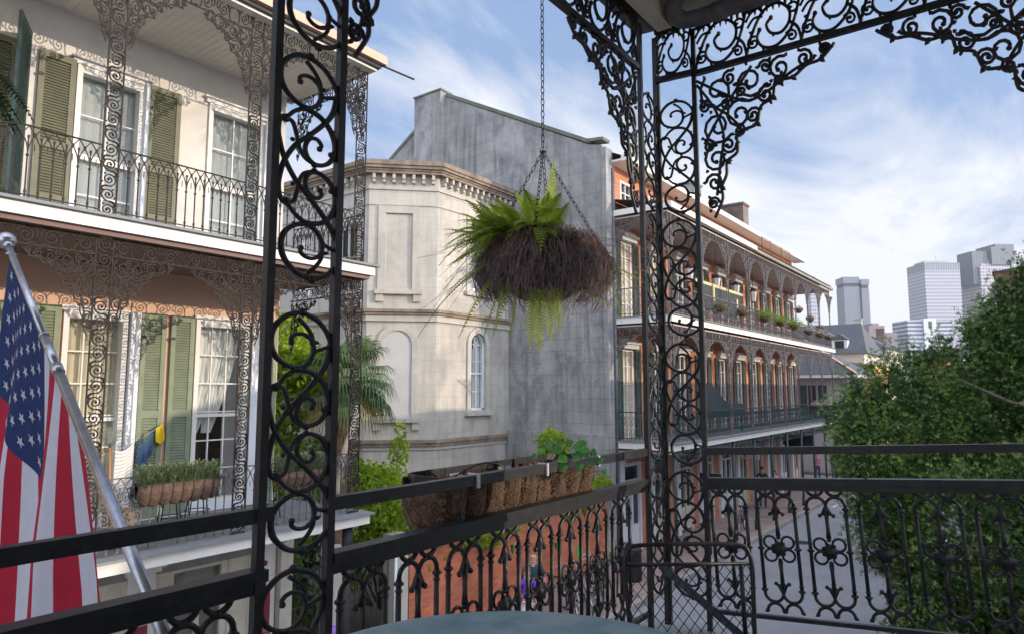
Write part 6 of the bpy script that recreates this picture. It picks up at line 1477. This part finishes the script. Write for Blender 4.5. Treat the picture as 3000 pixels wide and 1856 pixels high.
for h in (hp0, hp1): g.tube([h+V((.02*math.cos(k*.7),.02*math.sin(k*.7),-.005)) for k in range(9)], .003, 5, closed=True); g.tube([h+V((.02,0,-.005)),h+V((.015,-.01,-.07))], .004, 5)
obj('clip', g, mPole, FL_)
# ------------------------------------------------------------------ people (one skinned surface each)
mSkin = M_('skin', (.52,.27,.19), .55, 0, .06, 12); mSkinP = M_('skin_pink', (.60,.32,.25), .55, 0, .06, 12)
mHairD = M_('dark_hair', (.025,.018,.014), .6, 0, .3, 40); mHairB = M_('brown_hair', (.14,.06,.03), .6, 0, .3, 40)
mShoe = M_('dark_shoe', (.03,.03,.035), .5)
def person(label, loc, rz, hgt, mats, pose=None, hair=None, cap=None, longhair=False, sleeves='short', legs='long', beard=None, glasses=False, hold=None, group=None):
    """mats: skin, top, bottom. +y is forward. joint positions in metres for a 1.75 m body"""
    o = thing('person', label, 'person', loc, rz, group); k = hgt/1.75
    J = dict(pel=(0,0,.95,.125), wai=(0,0,1.10,.115), che=(0,.0,1.30,.135), neb=(0,-.01,1.46,.065), nec=(0,.005,1.53,.052), hea=(0,.02,1.60,.075), cro=(0,.02,1.68,.085),
        shL=(-.17,0,1.42,.058), elL=(-.22,.0,1.14,.041), wrL=(-.20,.10,.90,.027), haL=(-.195,.13,.83,.024), shR=(.17,0,1.42,.058), elR=(.22,0,1.14,.041), wrR=(.20,.10,.90,.027), haR=(.195,.13,.83,.024),
        hiL=(-.09,0,.90,.085), knL=(-.10,.03,.50,.056), anL=(-.10,-.02,.09,.036), toL=(-.115,.13,.03,.032), hiR=(.09,0,.90,.085), knR=(.10,.03,.50,.056), anR=(.10,-.02,.09,.036), toR=(.115,.13,.03,.032))
    for a, v in (pose or {}).items(): J[a] = (*v, J[a][3]) if len(v) == 3 else v
    E_ = [('pel','wai'),('wai','che'),('che','neb'),('neb','nec'),('nec','hea'),('hea','cro'),('neb','shL'),('shL','elL'),('elL','wrL'),('wrL','haL'),('neb','shR'),('shR','elR'),('elR','wrR'),('wrR','haR'),('pel','hiL'),('hiL','knL'),('knL','anL'),('anL','toL'),('pel','hiR'),('hiR','knR'),('knR','anR'),('anR','toR')]
    names = list(J); V_ = [V(J[n][:3])*k for n in names]; ix = {n:i for i, n in enumerate(names)}
    ed = [(ix[a],ix[b_]) for a, b_ in E_]; rad = [J[n][3]*k for n in names]
    # fingers: four and a thumb on each hand
    for sd in ('L','R'):
        w, h = V(J['wr'+sd][:3]), V(J['ha'+sd][:3]); d = (h-w).normalized(); side = V((0,1,0)) - d*d.y; side.normalize()
        for q in range(4):
            b0 = len(V_); s0 = h+side*((q-1.5)*.018); l = (.035,.042,.040,.030)[q]; V_ += [(s0+d*.02)*k, (s0+d*(.02+l))*k, (s0+d*(.02+l*1.7)+V((0,.012,0)))*k]; rad += [.009*k,.0082*k,.0065*k]
            ed += [(ix['ha'+sd],b0),(b0,b0+1),(b0+1,b0+2)]
        b0 = len(V_); V_ += [(w+d*.03+side*.034)*k, (w+d*.065+side*.050)*k]; rad += [.011*k,.008*k]; ed += [(ix['ha'+sd],b0),(b0,b0+1)]
    me = bpy.data.meshes.new('body'); me.from_pydata([tuple(v) for v in V_], ed, []); q = bpy.data.objects.new('tmp', me); C.objects.link(q)
    q.modifiers.new('s','SKIN'); sv = me.skin_vertices[0].data
    for i, r in enumerate(rad): sv[i].radius = (r, r*(.72 if names[i] in ('pel','wai','che') else 1) if i < len(names) else r)
    sv[0].use_root = True; q.modifiers.new('u','SUBSURF').levels = 2
    dg = bpy.context.evaluated_depsgraph_get(); m2 = bpy.data.meshes.new_from_object(q.evaluated_get(dg)); bpy.data.objects.remove(q); m2.name = 'body'
    for m in mats: m2.materials.append(m)
    m2.materials.append(mShoe)
    seg = []
    for a, b_ in E_:
        t_ = 0
        if {a,b_} & {'pel','wai','che'} and not b_.startswith('hi'): t_ = 1
        if b_ in ('shL','shR','neb'): t_ = 1
        if b_ in ('elL','elR'): t_ = 1
        if b_ in ('wrL','wrR') and sleeves == 'long': t_ = 1
        if b_.startswith('hi'): t_ = 2
        if b_.startswith('kn'): t_ = 2
        if b_.startswith('an'): t_ = 2 if legs == 'long' else 0
        if b_.startswith('to'): t_ = 3
        seg.append((V(J[a][:3])*k, V(J[b_][:3])*k, t_, b_))
    for p in m2.polygons:
        c = p.center; best = 9; t_ = 0
        for a, b_, tt, nm in seg:
            ab = b_-a; u = max(0, min(1, (c-a).dot(ab)/ab.length_squared)); d = (c-(a+ab*u)).length
            if d < best:
                best = d; t_ = tt
                if nm in ('elL','elR') and sleeves == 'short' and u > .62: t_ = 0
                if nm.startswith('kn') and legs == 'short' and u > .72: t_ = 0
                if nm == 'wai' and u < .35: t_ = 2
        p.material_index = t_; p.use_smooth = True
    # face: nose, eyes, ears, mouth merged into the one body mesh
    hx, hy, hz = J['hea'][:3]; f = MB(); c = V((hx,hy,hz+.025))*k
    f.lathe([(.001,-.02*k),(.013*k,-.012*k),(.008*k,.012*k),(.001,.022*k)], tuple(c+V((0,.088,-.002))*k), 6, 0)
    for s in (-1, 1):
        f.ball(c+V((.031*s,.076,.018))*k, .0095*k, 6, 4, 3); f.ball(c+V((.083*s,.0,0))*k, .020*k, 6, 4, 0, (.4,.8,1.2)); f.box(*(c.x+(.031*s-.016)*k, c.x+(.031*s+.016)*k), c.y+.075*k, c.y+.083*k, c.z+.033*k, c.z+.038*k, 3)
    f.ball(c+V((0,.078,-.040))*k, .020*k, 8, 4, 0, (1.1,.5,.3)); f.box(c.x-.018*k, c.x+.018*k, c.y+.083*k, c.y+.089*k, c.z-.043*k, c.z-.039*k, 3)
    f.ball(c+V((0,.03,-.075))*k, .045*k, 8, 5, 0, (1,1,.7))
    b0 = MB(); b0.v = [tuple(v.co) for v in m2.vertices]; b0.f = [tuple(p.vertices) for p in m2.polygons]; b0.m = [p.material_index for p in m2.polygons]; b0.add(f)
    body = obj('body', b0, [*mats, mShoe], o, True, local=True)
    top = c+V((0,-.01,.045))*k
    if hair: 
        h = MB(); h.ball(top+V((0,-.018,.002))*k, .092*k, 14, 9, 0, (1,1.08,1.0))
        if longhair: h.tube([top+V((0,-.06,-.02))*k, top+V((0,-.085,-.14))*k, top+V((0,-.07,-.27))*k], [.085*k,.085*k,.045*k], 10); [h.tube([top+V((.072*s,.02,-.0))*k, top+V((.085*s,.015,-.12))*k, top+V((.075*s,.0,-.24))*k], [.03*k,.03*k,.012*k], 8) for s in (-1,1)]
        # keep the face clear
        h.v = [(x, min(y, top.y+.045*k+(z-top.z)*.6), z) if z < top.z+.06*k else (x,y,z) for x, y, z in h.v]
        obj('hair', h, hair, o, True, local=True)
    if cap: 
        h = MB(); h.lathe([(.096*k,0),(.098*k,.03*k),(.085*k,.07*k),(.045*k,.097*k),(0,.102*k)], tuple(top+V((0,-.005,.012))*k), 18); n = 9
        h.prism([(top.x+.075*k*math.cos(math.pi*i/n), top.y+.06*k+.095*k*math.sin(math.pi*i/n)) for i in range(n+1)], top.z+.010*k, top.z+.018*k, 0, lambda u,y,v: (u,v,y)); obj('cap', h, cap, o, True, local=True)
        if cap.name.startswith('purple'): h = MB(); h.prism([(-.016,0),(.016,0),(.016,.008),(.004,.012),(.004,.03),(.014,.036),(-.014,.036),(-.004,.03),(-.004,.012),(-.016,.008)], .0, .002, 0, lambda u,y,v: (top.x+u*k, top.y+.094*k+y-.28*v*k, top.z+.03*k+v*k)); obj('cap_emblem', h, mWhiteC, o, local=True)
    if beard: h = MB(); h.ball(c+V((0,.045,-.062))*k, .052*k, 10, 6, 0, (1.1,.8,.7)); obj('beard', h, beard, o, True, local=True)
    if glasses:
        h = MB()
        for s in (-1,1): h.tube([c+V((.033*s+.022*math.cos(a*.7),.092,.018+.016*math.sin(a*.7)))*k for a in range(9)], .0022*k, 5, closed=True); h.tube([c+V((.055*s,.09,.02))*k, c+V((.086*s,.0,.02))*k], .002*k, 4)
        obj('glasses', h, mIronD, o, local=True)
    return o
mJack = M_('black_jacket', (.02,.025,.03), .7, 0, .2, 8); mJean = M_('blue_jeans', (.04,.06,.11), .8, 0, .2, 20); mPurp = M_('purple_shirt', (.13,.05,.42), .8, 0, .1, 9); mPurpC = M_('purple_cap', (.22,.10,.42), .7, 0, .08, 9)
mShortW = M_('white_shorts', (.6,.62,.68), .8, 0, .1, 9); mTeal = M_('dark_teal_shirt', (.02,.07,.07), .8, 0, .3, 10); mGrey = M_('grey_patterned_top', (.25,.23,.24), .85, 0, .5, 40); mBlueT = M_('pale_blue_top', (.42,.47,.75), .8, 0, .1, 8); mKhaki = M_('khaki_shorts', (.34,.29,.2), .85)
toward = lambda x, y: math.atan2(-y, -x)-math.pi/2     # face the viewer
person('bald man in dark teal shirt before the brick garden wall', (12.0,8.45,G), toward(12.0,8.45), 1.80, [mSkinP,mTeal,mKhaki], legs='short', pose=dict(wrL=(-.12,.22,1.10), haL=(-.06,.26,1.12), elL=(-.23,.02,1.12)))
person('person in purple shirt and white shorts walking beside the bald man', (11.42,8.2,G), toward(11.42,8.2)+.5, 1.64, [mSkinP,mPurp,mShortW], hair=mHairB, longhair=True, legs='short', pose=dict(knR=(.10,.16,.50), anR=(.10,.10,.10), toR=(.11,.24,.05), knL=(-.10,-.02,.50), anL=(-.10,-.20,.13), toL=(-.11,-.06,.04), wrR=(.10,.22,1.05), haR=(.04,.25,1.05), elR=(.23,.02,1.10)))
person('man in purple baseball cap and glasses passing below the galleried house', (6.50,8.02,G), toward(6.5,8.02)-.9, 1.80, [mSkin,mJack,mJean], hair=mHairD, cap=mPurpC, glasses=True, legs='long', pose=dict(knR=(.10,.14,.50), anR=(.10,.08,.10), toR=(.11,.22,.04), knL=(-.10,0,.50), anL=(-.10,-.18,.12), toL=(-.11,-.04,.04)))
person('person in brown hat and grey top beside the man in purple cap', (6.12,8.12,G), toward(6.12,8.12)+.9, 1.74, [mSkinP,mGrey,mJean], hair=mHairB, longhair=True, cap=M_('brown_hat', (.12,.08,.05)))
person('bareheaded man in dark shirt walking behind the person in the brown hat', (6.05,9.0,G), toward(6.05,9.0)+.3, 1.74, [mSkinP,mJack,mJean], hair=mHairB)
person('man in open black jacket walking towards us past the brick house', (30.9,9.5,G), toward(30.9,9.5), 1.80, [mSkin,mJack,mJean], hair=mHairD, sleeves='long', pose=dict(wrR=(.06,.26,1.08), haR=(.0,.30,1.08), elR=(.24,.04,1.12), knR=(.10,.14,.50), anR=(.10,.10,.10), toR=(.11,.24,.05), anL=(-.10,-.2,.12), toL=(-.11,-.06,.04)))
person('woman in pale blue top walking beside the man in black jacket', (31.1,9.05,G), toward(31.1,9.05), 1.66, [mSkinP,mBlueT,mKhaki], hair=mHairD, longhair=True, legs='short', pose=dict(knL=(-.10,.14,.50), anL=(-.10,.10,.10), toL=(-.11,.24,.05), anR=(.10,-.16,.12), toR=(.11,-.02,.04)))
person('person in dark jacket crossing at the far corner of the brick house', (43.2,9.2,ST), toward(43.2,9.2)+.8, 1.75, [mSkin,M_('navy_coat', (.02,.03,.06)),mJean], hair=mHairD, sleeves='long')
person('person in pink top standing at the far crossing', (42.4,9.9,ST), toward(42.4,9.9), 1.68, [mSkinP,M_('pink_top', (.5,.2,.25)),mJean], hair=mHairB)
# ------------------------------------------------------------------ bicycles
def bicycle(label, loc, rz, col, grp='bicycles parked on the pavement'):
    o = thing('bicycle', label, 'bicycle', loc, rz, grp); m = M_('bicycle_paint', col, .35)
    for x in (-.50, .52):
        g = MB(); g.tube([(x+.33*math.cos(a*math.pi/14),0,.34+.33*math.sin(a*math.pi/14)) for a in range(28)], .018, 6, 0, None, True); w = obj('wheel', g, M_('tyre', (.02,.02,.02), .8), o, True, local=True)
        g = MB()
        for k in range(14): a = k*math.pi/7; g.tube([(x,0,.34),(x+.32*math.cos(a),0,.34+.32*math.sin(a))], .002, 3)
        g.tube([(x+.305*math.cos(a*math.pi/14),0,.34+.305*math.sin(a*math.pi/14)) for a in range(28)], .009, 4, 0, None, True); g.tube([(x,-.05,.34),(x,.05,.34)], .02, 8); obj('rim', g, M_('bright_steel', (.6,.62,.65), .3, .8), w, local=True)
    g = MB(); bb, st_, hd, ra, fa = V((-.06,0,.30)), V((-.20,0,.80)), V((.36,0,.84)), V((-.50,0,.34)), V((.52,0,.34))
    for a, b_ in ((bb,st_),(bb,hd-V((-.02,0,.10))),(st_-V((-.02,0,.08)),hd),(bb,ra),(st_-V((-.03,0,.12)),ra),(hd,fa),(st_,st_+V((-.03,0,.12)))): g.tube([a,b_], .016, 7)
    obj('frame', g, m, o, True, local=True)
    g = MB(); g.tube(cr([(.30,-.28,.98),(.38,-.2,1.0),(.34,0,.96),(.38,.2,1.0),(.30,.28,.98)],5), .011, 7); g.tube([hd,(.33,0,.97)],.013,6); obj('handlebar', g, M_('bar_steel', (.5,.5,.52), .3, .7), o, True, local=True)
    g = MB(); g.ball((-.24,0,.94), .11, 12, 6, 0, (1.2,.8,.3)); obj('saddle', g, mShoe, o, True, local=True)
    g = MB(); g.tube([(-.06,.05,.30),(-.02,.08,.14)], .009, 5); g.tube([(-.06,-.05,.30),(-.10,-.08,.46)], .009, 5); g.box(-.07,.03,.07,.15,.12,.14); g.box(-.15,-.05,-.15,-.07,.45,.47); g.lathe([(.09,-.004),(.09,.004)], (0,0,0), 12) if False else None; obj('pedals', g, mIronD, o, local=True)
bicycle('black bicycle leaning by the gallery post further along the pavement', (25.5,8.62,G), R(8), (.03,.03,.03))
bicycle('silver bicycle in the rack, nearer the bald man', (13.9,8.7,G), R(55), (.4,.42,.45)); bicycle('blue bicycle in the middle of the rack before the garden wall', (14.6,8.75,G), R(60), (.05,.10,.25)); bicycle('black bicycle nearest the grey gable, in the rack', (15.3,8.8,G), R(52), (.04,.04,.04))
rk_ = thing('bicycle_rack', 'row of dark tubular bicycle stands beside the garden wall', 'rack', (14.6,8.8,G))
for x in (13.6,14.3,15.0,15.7): g = MB(); g.tube(cr([(x,8.5,G),(x,8.5,G+.75),(x+.05,8.8,G+.85),(x,9.1,G+.75),(x,9.1,G)],5), .025, 7); obj('stand', g, mIronD, rk_, True)
g = MB(); g.lathe([(.26,0),(.28,.1),(.26,.75),(.29,.80),(.22,.92),(.0,.97)], (17.3,8.9,G), 16); solo('litter_bin', g, mIronD, 'round dark litter bin by the plinth of the grey gable', 'bin', smooth=True)
# ------------------------------------------------------------------ car under the tree
CR = thing('parked_car', 'pale silver car parked under the big tree, half hidden by leaves', 'car', (24.8,2.95,ST)); mCar = M_('silver_paint', (.45,.48,.52), .25, .4, .03, 2)
prof = [(-2.2,.30),(-2.25,.62),(-2.1,.88),(-1.35,.95),(-.75,1.38),(.55,1.42),(1.25,.98),(2.0,.86),(2.2,.62),(2.2,.30)]
g = MB(); sec = []
for yv, s, dz in ((-.86,.97,0),(-.80,1,.0),(-.62,1,.02),(.62,1,.02),(.80,1,0),(.86,.97,0)):
    sec.append([(x*s, (yv*(.82 if z > 1 else 1)), z+(dz if z > .8 else 0)) for x, z in prof])
for i in range(5):
    for j in range(len(prof)): k = (j+1) % len(prof); g.face([sec[i][j],sec[i+1][j],sec[i+1][k],sec[i][k]])
g.face(sec[0]); g.face(sec[5][::-1]); obj('body', g, mCar, CR, local=True)
for s in (-1, 1):
    g = MB(); y = .83*s
    for q in ([(-1.2,.98),(-.72,1.32),(-.05,1.35),(-.05,.98)],[(.02,.98),(.02,1.35),(.52,1.34),(1.1,.98)]): g.face([(x,y*(1 if z < 1 else .83)*1.01+.004*s,z) for x, z in q])
    obj('side_window', g, mWinD, CR, local=True)
    for x in (-1.35,1.4):
        g = MB(); q = MB(); q.lathe([(0,-.10),(.31,-.10),(.33,-.06),(.33,.06),(.31,.10),(0,.10)], n=22); g.add(q, Matrix.Translation((x,.80*s,.32)) @ Matrix.Rotation(R(90),4,'X')); w = obj('wheel', g, M_('car_tyre', (.02,.02,.02), .8), CR, local=True)
        g = MB(); q = MB(); q.lathe([(0,-.115),(.2,-.112),(.21,.112),(0,.115)], n=14); g.add(q, Matrix.Translation((x,.80*s,.32)) @ Matrix.Rotation(R(90),4,'X')); obj('rim', g, M_('alloy', (.5,.5,.52), .3, .7), w, local=True)
    g = MB(); g.ball((-2.18,.62*s,.70), .13, 10, 6, 0, (.5,1.2,.6)); obj('headlight', g, mWhiteC, CR, True, local=True)
g = MB(); g.face([(-1.40,-.66,.975),(-1.40,.66,.975),(-.80,.60,1.375),(-.80,-.60,1.375)]); obj('windscreen', g, mWinD, CR, local=True)
